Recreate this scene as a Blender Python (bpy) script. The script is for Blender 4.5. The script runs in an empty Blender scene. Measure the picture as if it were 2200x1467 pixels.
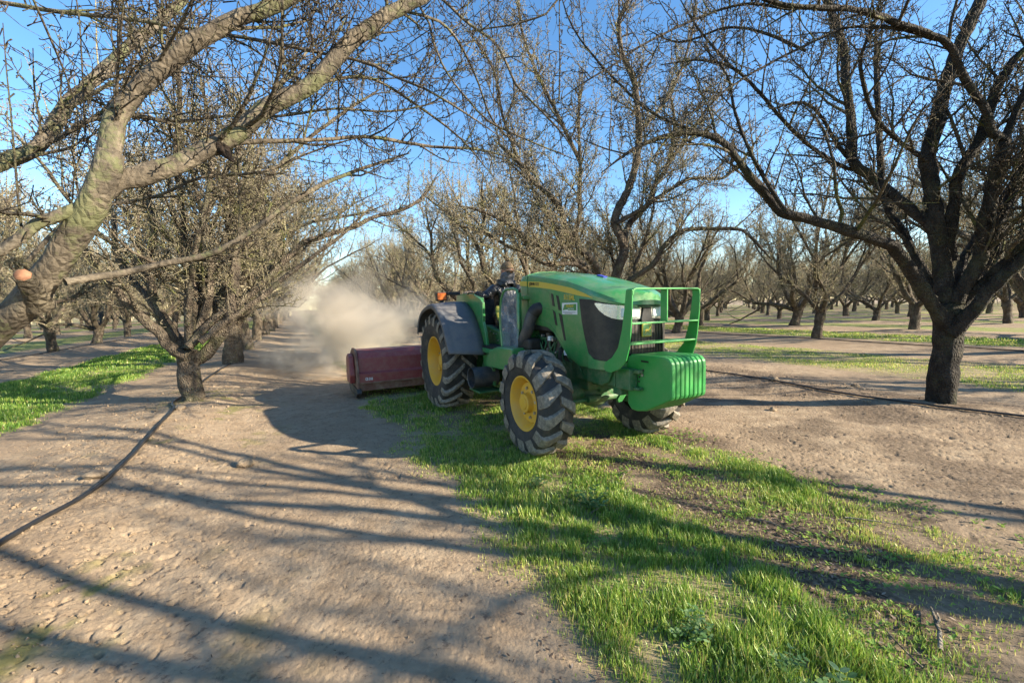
import bpy, bmesh, math, random
import numpy as np
from mathutils import Vector, Matrix
# ------------------------------------------------------------------ camera, sky, sun, exposure
scn = bpy.context.scene
R = math.radians
def col_link(o):
    scn.collection.objects.link(o); return o
cam_d = bpy.data.cameras.new("camera"); cam = col_link(bpy.data.objects.new("camera", cam_d))
cam_d.sensor_width = 36.0; cam_d.lens = 36*920/2200.0
cam_d.clip_start = 0.05; cam_d.clip_end = 3000
PITCH, ROLL = math.atan(79/920.0), 0.0229
_f = Vector((0, math.cos(PITCH), -math.sin(PITCH))); _u = Vector((0, math.sin(PITCH), math.cos(PITCH))); _r = Vector((1, 0, 0))
_X = _r*math.cos(ROLL) - _u*math.sin(ROLL); _Y = _u*math.cos(ROLL) + _r*math.sin(ROLL)
M = Matrix((( _X.x, _Y.x, -_f.x, 0), (_X.y, _Y.y, -_f.y, 0), (_X.z, _Y.z, -_f.z, 1.35), (0, 0, 0, 1)))
cam.matrix_world = M
scn.camera = cam
SUN = Vector((2.14, -0.60, 1.0)).normalized()
w = bpy.data.worlds.new("World"); scn.world = w; w.use_nodes = True
nt = w.node_tree; nt.nodes.clear()
sky = nt.nodes.new("ShaderNodeTexSky"); sky.sky_type = 'NISHITA'; sky.sun_disc = False
sky.sun_elevation = math.asin(SUN.z); sky.sun_rotation = math.atan2(SUN.x, SUN.y)
sky.air_density = 1.0; sky.dust_density = 0.2; sky.ozone_density = 2.0
bg = nt.nodes.new("ShaderNodeBackground"); bg.inputs[1].default_value = 0.105
wo = nt.nodes.new("ShaderNodeOutputWorld")
hsv = nt.nodes.new("ShaderNodeHueSaturation"); hsv.inputs['Saturation'].default_value = 1.22
nt.links.new(sky.outputs[0], hsv.inputs['Color']); nt.links.new(hsv.outputs[0], bg.inputs[0]); nt.links.new(bg.outputs[0], wo.inputs[0])
sd = bpy.data.lights.new("sun", 'SUN'); sd.energy = 5.0; sd.angle = R(0.45); sd.color = (1.0, 0.88, 0.69)
so = col_link(bpy.data.objects.new("sun", sd)); so.rotation_euler = SUN.to_track_quat('Z', 'Y').to_euler()
scn.view_settings.view_transform = 'Standard'; scn.view_settings.look = 'None'
scn.view_settings.exposure = 1.55; scn.view_settings.gamma = 1.0
scn.cycles.volume_step_rate = 2.0; scn.cycles.volume_max_steps = 128
scn.cycles.max_bounces = 6; scn.cycles.volume_bounces = 2; scn.cycles.transparent_max_bounces = 12
scn.cycles.caustics_reflective = False; scn.cycles.caustics_refractive = False

rng = np.random.default_rng(11)
# ------------------------------------------------------------------ helpers
def tag(o, label=None, cat=None, group=None, kind=None):
    if label: o["label"] = label
    if cat: o["category"] = cat
    if group: o["group"] = group
    if kind: o["kind"] = kind
    return o
def empty(name, loc=(0, 0, 0), rz=0.0):
    o = col_link(bpy.data.objects.new(name, None)); o.location = loc; o.rotation_euler = (0, 0, rz); o.empty_display_size = 0.2
    return o
def raw_mesh(name, verts, faces_list, mat=None, smooth=True, parent=None, colors=None, mats=None):
    """faces_list: list of int arrays (n,k) of equal k each"""
    me = bpy.data.meshes.new(name)
    V = np.asarray(verts, np.float32)
    me.vertices.add(len(V)); me.vertices.foreach_set("co", V.ravel())
    fl = [np.asarray(f, np.int32) for f in faces_list if len(f)]
    tot = sum(len(f) for f in fl); loops = sum(f.size for f in fl)
    me.loops.add(loops); me.polygons.add(tot)
    me.loops.foreach_set("vertex_index", np.concatenate([f.ravel() for f in fl]))
    starts = []; s = 0
    for f in fl:
        starts.append(s + np.arange(len(f))*f.shape[1]); s += f.size
    me.polygons.foreach_set("loop_start", np.concatenate(starts).astype(np.int32))
    me.polygons.foreach_set("use_smooth", np.full(tot, bool(smooth)))
    me.update(calc_edges=True)
    if colors:
        for cn, arr in colors.items():
            at = me.attributes.new(cn, 'FLOAT', 'POINT'); at.data.foreach_set("value", np.asarray(arr, np.float32))
    if mat: me.materials.append(mat)
    if parent is False: return me
    o = col_link(bpy.data.objects.new(name, me))
    if parent: o.parent = parent
    return o
# ---- value noise
_P = np.random.default_rng(5).random((256, 256))
def vnoise(x, y):
    xi = np.floor(x).astype(int); yi = np.floor(y).astype(int); fx = x-xi; fy = y-yi
    fx = fx*fx*(3-2*fx); fy = fy*fy*(3-2*fy)
    a = _P[xi % 256, yi % 256]; b = _P[(xi+1) % 256, yi % 256]; c = _P[xi % 256, (yi+1) % 256]; d = _P[(xi+1) % 256, (yi+1) % 256]
    return (a*(1-fx)+b*fx)*(1-fy)+(c*(1-fx)+d*fx)*fy
def fbm(x, y, o=4):
    s = 0; a = .5
    for i in range(o):
        s = s + a*vnoise(x*2**i+17.3*i, y*2**i+9.1*i); a *= .5
    return s
# ---- orchard frame: "along" runs down the rows away from the camera, "perp" across them
TH = math.atan2(460, 920)
AX = np.array([-math.sin(TH), math.cos(TH)]); BX = np.array([math.cos(TH), math.sin(TH)])
def W2(al, pe): return AX[0]*al+BX[0]*pe, AX[1]*al+BX[1]*pe
def AP(x, y): return x*AX[0]+y*AX[1], x*BX[0]+y*BX[1]
ROWS = [-1.5, 6.7, 14.3] + [20.6+6.1*i for i in range(14)] + [-7.8-6.1*i for i in range(12)]
def sstep(a, b, x):
    t = np.clip((x-a)/(b-a), 0, 1); return t*t*(3-2*t)
def height(x, y, fine=True):
    x = np.asarray(x, float); y = np.asarray(y, float)
    al, pe = AP(x, y)
    wob = (fbm(al*.35, pe*.35+40)-.47)*.9
    h = np.zeros_like(x)
    for r in ROWS:
        d = pe-r+wob
        h = h+.085*np.exp(-(d/.75)**2)
    far = np.clip((np.hypot(x, y)-30)/60, 0, 1)
    h = h*(1-far*.6)
    h = h+(fbm(x*.5, y*.5)-.47)*.05+(fbm(x*2.3+5, y*2.3)-.47)*.025
    keep = np.exp(-((pe-2.6)/1.9)**6)*np.exp(-((al-4.5)/4.5)**6)   # level under the tractor
    h = h*(1-keep)+(keep*0.0)
    return h
# ------------------------------------------------------------------ materials
def mat(name, build):
    m = bpy.data.materials.new(name); m.use_nodes = True
    n = m.node_tree; n.nodes.clear(); out = n.nodes.new("ShaderNodeOutputMaterial")
    def N(t, **k):
        q = n.nodes.new("ShaderNode"+t)
        for a, v in k.items():
            if a.startswith('i_'):
                key = a[2:]
                key = int(key) if key.isdigit() else key.replace('_', ' ')
                q.inputs[key].default_value = v
            else: setattr(q, a, v)
        return q
    L = n.links.new
    s = build(N, L)
    L(s, out.inputs['Surface'])
    return m
def ramp(N, L, src, stops):
    r = N('ValToRGB'); e = r.color_ramp.elements
    while len(e) > 1: e.remove(e[-1])
    e[0].position = stops[0][0]; e[0].color = (*stops[0][1], 1)
    for p, c in stops[1:]:
        q = e.new(p); q.color = (*c, 1)
    L(src, r.inputs[0]); return r.outputs[0]
def noise(N, L, scale, detail=4, rough=.6, co='Object', vec=None):
    t = N('TexNoise'); t.inputs['Scale'].default_value = scale; t.inputs['Detail'].default_value = detail; t.inputs['Roughness'].default_value = rough
    if vec is None:
        vec = N('TexCoord').outputs[co]
    L(vec, t.inputs['Vector']); return t.outputs['Fac']
def mixc(N, L, f, a, b, mode='MIX'):
    m = N('Mix', data_type='RGBA', blend_type=mode)
    for i, v in ((0, f), (6, a), (7, b)):
        if isinstance(v, (int, float)): m.inputs[i].default_value = v
        elif isinstance(v, tuple): m.inputs[i].default_value = (*v, 1)
        else: L(v, m.inputs[i])
    return m.outputs[2]
def bump(N, L, src, strength, dist, nrm=None):
    b = N('Bump'); b.inputs['Strength'].default_value = strength; b.inputs['Distance'].default_value = dist
    L(src, b.inputs['Height'])
    if nrm is not None: L(nrm, b.inputs['Normal'])
    return b.outputs[0]
def math_(N, L, op, a, b=None, c=None):
    m = N('Math', operation=op)
    for i, v in enumerate((a, b, c)):
        if v is None: continue
        if isinstance(v, (int, float)): m.inputs[i].default_value = v
        else: L(v, m.inputs[i])
    return m.outputs[0]
def paint(name, c, rough=.45, dirt=.25, metal=0.0, dirtc=(.36, .28, .19), coat=0.0, sc=6):
    def b(N, L):
        p = N('BsdfPrincipled'); f = noise(N, L, sc, 6, .7)
        k = ramp(N, L, f, [(.42, (0, 0, 0)), (.72, (1, 1, 1))])
        k = math_(N, L, 'MULTIPLY', k, dirt)
        L(mixc(N, L, k, c, dirtc), p.inputs['Base Color'])
        f2 = noise(N, L, 40, 3)
        rr = math_(N, L, 'MULTIPLY_ADD', f2, .25, rough-.1); L(rr, p.inputs['Roughness'])
        p.inputs['Metallic'].default_value = metal; p.inputs['Coat Weight'].default_value = coat; p.inputs['Coat Roughness'].default_value = .15
        L(bump(N, L, f2, .05, .01), p.inputs['Normal'])
        return p.outputs[0]
    return mat(name, b)
GREEN = paint("tractor_green", (.034, .235, .062), .32, .34, coat=.6)
GREEN2 = paint("chassis_green", (.02, .13, .04), .55, .5)
WGREEN = paint("weight_green", (.035, .29, .06), .42, .15)
YELLOW = paint("rim_yellow", (.72, .40, .03), .5, .3)
STRIPE = paint("stripe_yellow", (.62, .46, .06), .45, .1)
BLACK = paint("black_plastic", (.012, .012, .013), .5, .12)
DARKSTEEL = paint("dark_steel", (.03, .028, .026), .55, .4, .3)
EXH = paint("exhaust_black", (.045, .048, .056), .5, .3)
FENDER = paint("fender_plastic", (.10, .105, .115), .62, .3, sc=3)
REDP = paint("mower_red", (.25, .046, .042), .45, .22, sc=12)
RUST = paint("rust_brown", (.16, .07, .045), .8, .6)
CHROME = paint("lamp_reflector", (.55, .55, .55), .25, .1, .8)
AMBER = paint("amber_lens", (.75, .16, .02), .3, .1)
WHITE = paint("white_decal", (.72, .74, .74), .5, .05)
BOLT = paint("bolt_zinc", (.45, .44, .42), .4, .2, .8)
DKRED = paint("seat_black", (.015, .015, .016), .7, .2)
def _rub(N, L):
    p = N('BsdfPrincipled'); f = noise(N, L, 9, 6, .7)
    g = N('NewGeometry')
    L(ramp(N, L, f, [(.35, (.022, .021, .021)), (.55, (.045, .041, .037)), (.75, (.13, .105, .08))]), p.inputs['Base Color'])
    p.inputs['Roughness'].default_value = .72
    L(bump(N, L, noise(N, L, 60, 4), .3, .01), p.inputs['Normal'])
    return p.outputs[0]
RUBBER = mat("tyre_rubber", _rub)
def _lug(N, L):
    p = N('BsdfPrincipled'); f = noise(N, L, 30, 5, .7)
    L(ramp(N, L, f, [(.3, (.10, .088, .072)), (.5, (.19, .165, .13)), (.68, (.34, .29, .225))]), p.inputs['Base Color'])  # dusty lug tone, lightened to suggest sun on the tread
    p.inputs['Roughness'].default_value = .6
    L(bump(N, L, noise(N, L, 60, 4), .3, .008), p.inputs['Normal'])
    return p.outputs[0]
LUG = mat("tyre_lug_rubber", _lug)
def _bark(dark, mid, light, lichen, lw, bd=.04):
    def b(N, L):
        p = N('BsdfPrincipled'); tc = N('TexCoord').outputs['Object']
        mp = N('Mapping'); L(tc, mp.inputs[0]); mp.inputs['Scale'].default_value = (1, 1, .6)
        f = noise(N, L, 9, 8, .72, vec=mp.outputs[0])
        c = ramp(N, L, f, [(.3, dark), (.5, mid), (.7, light)])
        mp3 = N('Mapping'); L(tc, mp3.inputs[0]); mp3.inputs['Scale'].default_value = (1, 1, 5)
        lent = noise(N, L, 14, 5, .7, vec=mp3.outputs[0])
        c = mixc(N, L, ramp(N, L, lent, [(.52, (0, 0, 0)), (.62, (.55, .55, .55))]), c, dark)
        g = noise(N, L, 3.1, 5, .7)
        g = math_(N, L, 'ADD', math_(N, L, 'MULTIPLY', g, .75), math_(N, L, 'MULTIPLY', noise(N, L, 26, 5, .75), .25))
        k = ramp(N, L, g, [(.51, (0, 0, 0)), (.57, (lw, lw, lw))])
        c = mixc(N, L, k, c, lichen)
        L(c, p.inputs['Base Color']); p.inputs['Roughness'].default_value = .88; p.inputs['Specular IOR Level'].default_value = .25
        v = N('TexVoronoi', feature='DISTANCE_TO_EDGE'); v.inputs['Scale'].default_value = 34; L(mp.outputs[0], v.inputs['Vector'])
        h = math_(N, L, 'ADD', math_(N, L, 'MULTIPLY', f, 1.2), math_(N, L, 'MULTIPLY', v.outputs[0], 1.6))
        h = math_(N, L, 'ADD', h, math_(N, L, 'MULTIPLY', lent, .8))
        L(bump(N, L, h, 1.0, bd), p.inputs['Normal'])
        return p.outputs[0]
    return b
TRUNK = mat("trunk_bark", _bark((.018, .015, .013), (.05, .042, .034), (.12, .10, .078), (.10, .10, .05), .4))
VTRUNK = mat("orchard_trunk_bark", _bark((.045, .035, .027), (.14, .11, .08), (.30, .25, .18), (.2, .2, .1), .4))
BARK = mat("limb_bark", _bark((.045, .037, .028), (.14, .115, .08), (.27, .225, .155), (.17, .19, .055), .7))
TWIG = mat("twig_bark", _bark((.20, .165, .11), (.40, .34, .235), (.54, .47, .34), (.42, .40, .17), .6))
HERO = {
 'L0': [
  [(-2.78,1.92,0.25,0.073),(-2.73,1.95,0.66,0.068),(-2.62,1.96,0.97,0.065),(-2.46,1.98,1.22,0.062),(-2.29,2.00,1.38,0.061),(-2.16,2.01,1.52,0.059),(-2.00,2.03,1.75,0.057),(-1.89,2.04,1.93,0.054),(-1.84,2.05,2.02,0.053),(-1.83,2.05,2.09,0.052)],
  [(-1.90,2.05,1.91,0.048),(-1.89,2.11,2.11,0.046),(-1.90,2.17,2.29,0.044),(-1.83,2.23,2.46,0.043),(-1.66,2.32,2.68,0.041),(-1.48,2.40,2.86,0.039),(-1.23,2.49,3.02,0.037),(-0.95,2.59,3.22,0.034),(-0.63,2.70,3.49,0.030)],
  [(-1.94,2.03,1.85,0.045),(-1.88,2.11,1.97,0.045),(-1.76,2.22,2.05,0.046),(-1.60,2.35,2.20,0.047),(-1.48,2.43,2.31,0.047),(-1.36,2.53,2.49,0.047),(-1.20,2.63,2.63,0.047),(-1.08,2.70,2.78,0.046),(-0.98,2.78,2.96,0.045),(-0.82,2.86,3.13,0.044),(-0.60,2.97,3.33,0.043),(-0.32,3.10,3.60,0.041)],
  [(-1.97,2.00,1.83,0.027),(-2.06,1.91,1.75,0.024),(-2.13,1.82,1.62,0.022),(-2.22,1.70,1.55,0.020)],
  [(-2.06,2.00,1.50,0.018),(-1.98,2.18,1.55,0.018),(-1.86,2.37,1.62,0.017),(-1.71,2.54,1.70,0.017),(-1.58,2.68,1.84,0.016),(-1.42,2.85,2.04,0.015),(-1.24,2.99,2.20,0.014),(-1.00,3.15,2.35,0.012),(-0.73,3.30,2.49,0.011)],
  [(-3.18,2.60,3.20,0.013),(-2.90,2.63,3.15,0.012),(-2.59,2.66,3.11,0.012),(-2.27,2.69,3.09,0.011),(-1.87,2.73,3.04,0.011),(-1.60,2.75,3.00,0.010),(-1.38,2.77,2.97,0.010),(-1.22,2.79,2.94,0.010),(-1.02,2.81,2.91,0.009),(-0.82,2.82,2.86,0.009),(-0.68,2.84,2.79,0.008),(-0.52,2.85,2.73,0.008),(-0.27,2.88,2.59,0.007),(-0.03,2.90,2.43,0.007)],
  [(-1.92,2.20,2.37,0.008),(-1.80,2.10,2.54,0.006),(-1.65,1.98,2.70,0.005),(-1.56,1.90,2.79,0.004)],
  [(-1.96,2.35,2.46,0.009),(-1.63,2.20,2.65,0.007),(-1.42,2.08,2.77,0.006),(-1.28,2.00,2.84,0.005)],
  [(-2.66,2.00,1.70,0.038),(-2.92,2.36,2.05,0.039),(-2.99,2.60,2.24,0.040),(-3.00,2.82,2.40,0.041),(-3.07,3.13,2.82,0.041),(-3.04,3.40,3.17,0.040),(-2.99,3.63,3.51,0.038),(-2.85,3.93,3.95,0.035),(-2.73,4.20,4.45,0.032)],
  [(-1.58,2.60,2.33,0.014),(-1.41,2.75,2.39,0.014),(-1.23,2.88,2.44,0.013),(-0.98,3.05,2.52,0.012),(-0.81,3.15,2.53,0.012),(-0.56,3.29,2.53,0.011),(-0.22,3.46,2.56,0.010),(0.08,3.60,2.52,0.008)],
  [(-2.18,2.10,2.84,0.005),(-2.27,2.27,2.71,0.005),(-2.35,2.42,2.57,0.004),(-2.45,2.60,2.34,0.004)],
  [(-0.94,4.20,4.53,0.016),(-0.78,4.30,4.36,0.015),(-0.59,4.38,4.28,0.015),(-0.35,4.49,4.12,0.014),(-0.11,4.58,4.00,0.013),(0.02,4.66,3.81,0.013),(0.10,4.72,3.66,0.012),(0.28,4.79,3.50,0.012),(0.47,4.87,3.35,0.011),(0.64,4.94,3.19,0.011),(0.77,5.00,3.01,0.010)],
  [(-0.75,3.20,3.68,0.008),(-0.63,3.34,3.56,0.008),(-0.57,3.42,3.47,0.008),(-0.55,3.49,3.37,0.008),(-0.51,3.57,3.27,0.008),(-0.42,3.65,3.15,0.008),(-0.31,3.74,3.05,0.008),(-0.16,3.84,2.93,0.008),(0.17,3.98,2.82,0.008),(0.70,4.20,2.68,0.007)],
  [(0.66,4.40,4.52,0.012),(0.52,4.45,4.30,0.010),(0.41,4.47,4.19,0.010),(0.10,4.52,4.13,0.009),(-0.11,4.55,4.12,0.008),(-0.45,4.60,4.11,0.007)],
  [(-2.88,2.60,1.68,0.012),(-2.74,2.73,1.95,0.011),(-2.56,2.83,2.05,0.011),(-2.34,2.94,2.13,0.010),(-2.10,3.05,2.28,0.010),(-1.78,3.18,2.34,0.009),(-1.49,3.29,2.50,0.008),(-1.18,3.40,2.64,0.008)],
  [(-2.74,2.80,2.53,0.011),(-2.58,2.95,2.65,0.011),(-2.32,3.14,2.69,0.011),(-2.09,3.29,2.78,0.010),(-1.77,3.47,2.85,0.010),(-1.40,3.64,2.97,0.009),(-0.99,3.82,3.02,0.009),(-0.53,4.00,3.18,0.008)],
  [(-1.39,3.00,2.79,0.012),(-1.26,3.31,3.03,0.012),(-1.07,3.59,3.17,0.011),(-0.79,4.01,3.14,0.011),(-0.46,4.42,3.00,0.009),(-0.16,4.80,2.74,0.008)],
  [(-0.71,3.10,3.37,0.010),(-0.44,3.47,3.47,0.010),(-0.27,3.88,3.34,0.009),(-0.13,4.26,3.10,0.009),(0.19,4.60,2.91,0.008)],
  [(-1.60,2.90,2.63,0.011),(-1.50,3.24,3.10,0.009),(-1.39,3.54,3.56,0.007),(-1.32,3.80,4.05,0.005)],
 ],
 'L1': [
  [(-4.63,6.09,-0.09,0.140),(-4.62,6.09,0.07,0.139),(-4.64,6.09,0.39,0.137),(-4.64,6.09,0.66,0.135),(-4.64,6.09,0.81,0.133)],
  [(-4.58,6.00,0.73,0.079),(-4.70,5.95,0.79,0.074),(-4.85,5.84,1.11,0.064),(-5.03,5.72,1.40,0.055),(-5.16,5.59,1.73,0.046),(-5.24,5.49,1.97,0.040),(-5.36,5.33,2.35,0.031),(-5.48,5.20,2.60,0.024)],
  [(-4.67,6.10,0.76,0.070),(-4.89,6.16,1.02,0.063),(-5.28,6.27,1.60,0.053),(-5.56,6.33,1.84,0.048),(-5.79,6.41,2.26,0.041),(-5.89,6.50,2.82,0.034),(-6.20,6.60,3.40,0.026)],
  [(-4.65,6.10,0.82,0.064),(-4.92,6.13,1.20,0.056),(-5.10,6.16,1.59,0.050),(-5.16,6.19,2.09,0.044),(-5.06,6.23,2.62,0.037),(-5.25,6.27,3.15,0.031),(-5.16,6.30,3.61,0.025)],
  [(-4.65,6.10,0.66,0.091),(-4.50,6.14,0.69,0.089),(-4.31,6.19,0.89,0.085),(-4.14,6.27,1.18,0.080),(-4.10,6.35,1.61,0.074),(-4.09,6.46,2.16,0.066),(-4.23,6.60,2.87,0.056),(-4.12,6.76,3.74,0.044),(-4.12,6.90,4.48,0.034)],
  [(-4.48,5.90,0.87,0.057),(-4.28,6.18,1.23,0.054),(-3.92,6.52,1.61,0.050),(-3.59,6.85,2.09,0.046),(-3.36,7.04,2.40,0.043),(-3.02,7.25,2.58,0.040),(-2.63,7.46,2.74,0.037),(-2.38,7.61,2.91,0.034),(-2.01,7.78,3.04,0.031),(-1.63,7.98,3.28,0.027),(-1.31,8.20,3.75,0.022)],
  [(-4.31,5.90,0.93,0.047),(-4.04,6.22,1.27,0.042),(-3.76,6.48,1.54,0.038),(-3.46,6.76,1.90,0.034),(-3.13,7.03,2.24,0.029),(-2.76,7.30,2.61,0.024),(-2.36,7.60,3.13,0.017)],
  [(-4.53,6.00,0.84,0.047),(-4.48,5.95,1.22,0.043),(-4.38,5.90,1.67,0.038),(-4.22,5.83,2.16,0.034),(-3.99,5.76,2.69,0.029),(-3.80,5.68,3.25,0.023),(-3.61,5.60,3.79,0.018)],
  [(-4.53,6.00,0.90,0.045),(-4.53,6.29,1.55,0.041),(-4.37,6.65,2.40,0.037),(-3.97,7.06,3.33,0.033),(-3.42,7.41,4.10,0.029),(-2.81,7.74,4.74,0.024),(-2.22,8.00,5.24,0.020)],
  [(-4.53,6.00,0.90,0.039),(-4.56,6.25,1.69,0.036),(-4.55,6.54,2.66,0.031),(-4.25,6.85,3.70,0.027),(-3.77,7.14,4.65,0.022),(-3.40,7.40,5.56,0.018)],
  [(-4.58,6.00,0.83,0.042),(-4.54,6.29,1.48,0.036),(-4.40,6.54,2.04,0.032),(-4.03,6.82,2.56,0.027),(-3.76,7.04,3.03,0.022),(-3.45,7.20,3.28,0.019)],
 ],
 'R1': [
  [(5.06,4.98,-0.09,0.137),(5.07,4.98,0.01,0.137),(5.07,4.98,0.44,0.135),(5.09,4.98,0.82,0.133),(5.08,4.98,1.04,0.132),(5.05,4.98,1.26,0.131)],
  [(5.02,4.95,0.99,0.078),(4.75,4.88,1.30,0.071),(4.42,4.79,1.65,0.064),(4.16,4.72,1.89,0.059),(3.79,4.65,1.99,0.055),(3.35,4.56,2.10,0.050),(2.97,4.48,2.18,0.045),(2.76,4.44,2.23,0.042),(2.58,4.39,2.39,0.039),(2.30,4.30,2.62,0.034),(2.06,4.23,2.84,0.029),(1.79,4.16,2.91,0.025),(1.46,4.08,2.86,0.021),(1.13,4.00,2.72,0.017),(0.82,3.90,2.49,0.012)],
  [(2.67,4.20,2.17,0.022),(2.59,4.22,2.29,0.021),(2.46,4.24,2.52,0.019),(2.33,4.28,2.80,0.017),(2.21,4.32,3.16,0.014),(2.14,4.36,3.53,0.011),(1.88,4.40,3.86,0.008)],
  [(5.06,4.98,1.21,0.091),(5.02,4.99,1.42,0.088),(4.97,5.00,1.79,0.085),(4.89,5.01,2.18,0.081),(4.81,5.03,2.76,0.076),(4.77,5.03,2.92,0.075),(4.89,5.05,3.39,0.070),(5.03,5.07,3.92,0.064),(5.24,5.08,4.44,0.059),(5.44,5.10,4.87,0.055)],
  [(4.89,5.00,2.06,0.059),(4.83,5.04,2.19,0.058),(4.58,5.15,2.47,0.056),(4.32,5.27,2.81,0.055),(4.18,5.33,2.96,0.054),(4.22,5.44,3.40,0.052),(4.23,5.57,3.97,0.048),(4.26,5.67,4.43,0.046),(4.18,5.78,4.91,0.043),(4.07,5.90,5.42,0.041)],
  [(4.31,5.50,3.01,0.026),(4.03,5.40,3.19,0.023),(3.75,5.27,3.44,0.019),(3.52,5.18,3.57,0.017),(3.31,5.12,3.58,0.015),(2.93,5.00,3.46,0.013)],
  [(4.30,5.40,2.90,0.025),(4.13,5.38,2.91,0.025),(3.66,5.31,3.13,0.022),(3.26,5.25,3.44,0.020),(2.88,5.17,3.77,0.018),(2.58,5.12,3.97,0.016),(2.17,5.06,4.04,0.014),(1.72,5.00,3.96,0.013)],
  [(4.78,5.00,2.84,0.026),(4.27,4.85,3.05,0.022),(3.91,4.73,3.25,0.020),(3.68,4.61,3.51,0.018),(3.55,4.50,3.73,0.016),(3.55,4.34,4.00,0.013),(3.50,4.20,4.23,0.011)],
  [(5.10,5.00,1.74,0.065),(5.02,4.97,2.01,0.062),(5.01,4.91,2.40,0.057),(5.00,4.87,2.73,0.053),(5.12,4.82,2.99,0.049),(5.17,4.77,3.32,0.046),(5.22,4.72,3.59,0.042),(5.38,4.67,3.85,0.039),(5.65,4.60,4.11,0.034)],
  [(5.08,4.90,1.26,0.073),(5.11,4.86,1.45,0.070),(5.20,4.78,1.76,0.066),(5.12,4.68,2.20,0.061),(5.09,4.58,2.62,0.055),(5.04,4.50,2.93,0.052)],
  [(5.04,4.50,2.91,0.039),(4.89,4.47,2.95,0.038),(4.71,4.41,3.20,0.035),(4.42,4.33,3.44,0.032),(4.20,4.26,3.69,0.030),(3.98,4.22,3.77,0.028),(3.59,4.14,3.83,0.026),(3.12,4.04,3.89,0.024),(2.42,3.90,3.85,0.020),(2.00,3.80,3.91,0.018)],
  [(4.10,4.30,3.77,0.016),(3.64,4.19,3.81,0.014),(3.27,4.10,3.78,0.013),(2.99,4.02,3.72,0.012),(2.53,3.89,3.49,0.011),(2.08,3.75,3.24,0.009),(1.52,3.55,2.87,0.007),(1.11,3.40,2.62,0.006)],
  [(2.52,4.00,3.88,0.013),(2.04,3.86,3.84,0.011),(1.58,3.72,3.65,0.010),(1.06,3.53,3.34,0.008),(0.81,3.42,3.14,0.007),(0.58,3.33,2.98,0.006),(0.31,3.20,2.75,0.005)],
  [(5.04,4.50,2.91,0.036),(5.08,4.47,3.07,0.033),(5.13,4.40,3.40,0.029),(5.20,4.30,3.85,0.023)],
  [(5.03,4.90,0.91,0.080),(5.14,4.80,1.13,0.073),(5.25,4.67,1.44,0.064),(5.37,4.52,1.72,0.056),(5.53,4.30,2.11,0.044)],
  [(5.26,4.95,1.36,0.040),(5.47,5.02,1.51,0.038),(6.19,5.23,2.02,0.033),(7.03,5.50,2.78,0.028)],
  [(5.48,5.00,1.30,0.064),(5.70,5.09,1.78,0.059),(5.91,5.19,2.39,0.053),(6.18,5.27,2.80,0.049),(6.62,5.40,3.48,0.042)],
  [(5.05,5.00,1.31,0.047),(4.98,5.17,1.59,0.045),(4.91,5.43,2.13,0.043),(4.84,5.64,2.58,0.041),(4.97,5.90,3.25,0.037),(5.17,6.24,4.17,0.032),(5.40,6.60,5.25,0.027)],
  [(1.81,4.20,2.93,0.015),(1.41,4.35,3.19,0.013),(1.00,4.52,3.68,0.011),(0.70,4.67,4.18,0.009),(0.57,4.80,4.67,0.007)],
  [(2.52,5.00,3.91,0.016),(2.27,5.33,4.54,0.012),(2.10,5.60,5.14,0.008)],
  [(3.06,4.60,3.86,0.017),(2.78,4.87,4.20,0.015),(2.48,5.09,4.39,0.013),(2.07,5.37,4.41,0.011),(1.70,5.60,4.72,0.009)],
 ],
 'R2': [
  [(2.44,10.06,-0.14,0.186),(2.44,10.06,0.03,0.184),(2.39,10.06,0.80,0.178),(2.40,10.06,1.45,0.173)],
  [(2.38,10.00,1.45,0.121),(2.44,9.97,1.93,0.114),(2.61,9.94,2.50,0.105),(2.55,9.93,2.78,0.101),(2.40,9.91,3.12,0.096),(2.45,9.89,3.40,0.092),(2.64,9.87,3.76,0.087),(2.78,9.85,4.16,0.081),(2.84,9.83,4.41,0.078),(2.91,9.80,5.05,0.070),(2.76,9.73,6.14,0.056),(2.51,9.70,6.67,0.050),(2.42,9.66,7.24,0.043),(2.62,9.63,7.71,0.038),(2.62,9.60,8.24,0.032)],
  [(2.59,9.90,2.61,0.074),(2.66,9.95,2.98,0.068),(2.85,9.99,3.24,0.065),(3.19,10.05,3.56,0.060),(3.38,10.11,4.03,0.054),(3.67,10.18,4.44,0.049),(3.88,10.29,5.28,0.041),(3.81,10.40,6.16,0.033)],
  [(2.38,10.00,1.34,0.101),(2.06,9.86,1.95,0.089),(1.88,9.78,2.27,0.083),(1.64,9.71,2.49,0.078),(1.34,9.62,2.76,0.072),(1.20,9.54,3.08,0.067),(1.13,9.48,3.37,0.062),(0.89,9.39,3.65,0.056),(0.48,9.27,3.97,0.049),(0.24,9.17,4.28,0.043),(-0.28,9.00,4.69,0.034)],
  [(1.39,9.60,2.72,0.053),(1.43,9.61,2.79,0.052),(1.55,9.65,3.32,0.047),(1.57,9.71,4.01,0.042),(1.60,9.75,4.43,0.039),(1.58,9.84,5.46,0.032),(1.67,9.90,6.17,0.027)],
  [(2.14,9.80,1.67,0.059),(1.79,9.64,1.98,0.053),(1.42,9.49,2.20,0.049),(0.79,9.26,2.19,0.042),(0.30,9.04,2.44,0.036),(0.04,8.94,2.51,0.034),(-0.51,8.68,2.79,0.027),(-1.11,8.40,2.93,0.021)],
  [(1.74,9.60,2.13,0.053),(1.58,9.55,2.23,0.051),(0.87,9.37,2.50,0.043),(0.45,9.25,2.71,0.038),(0.06,9.13,2.98,0.033),(-0.51,8.96,3.25,0.027),(-1.06,8.80,3.37,0.022)],
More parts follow.
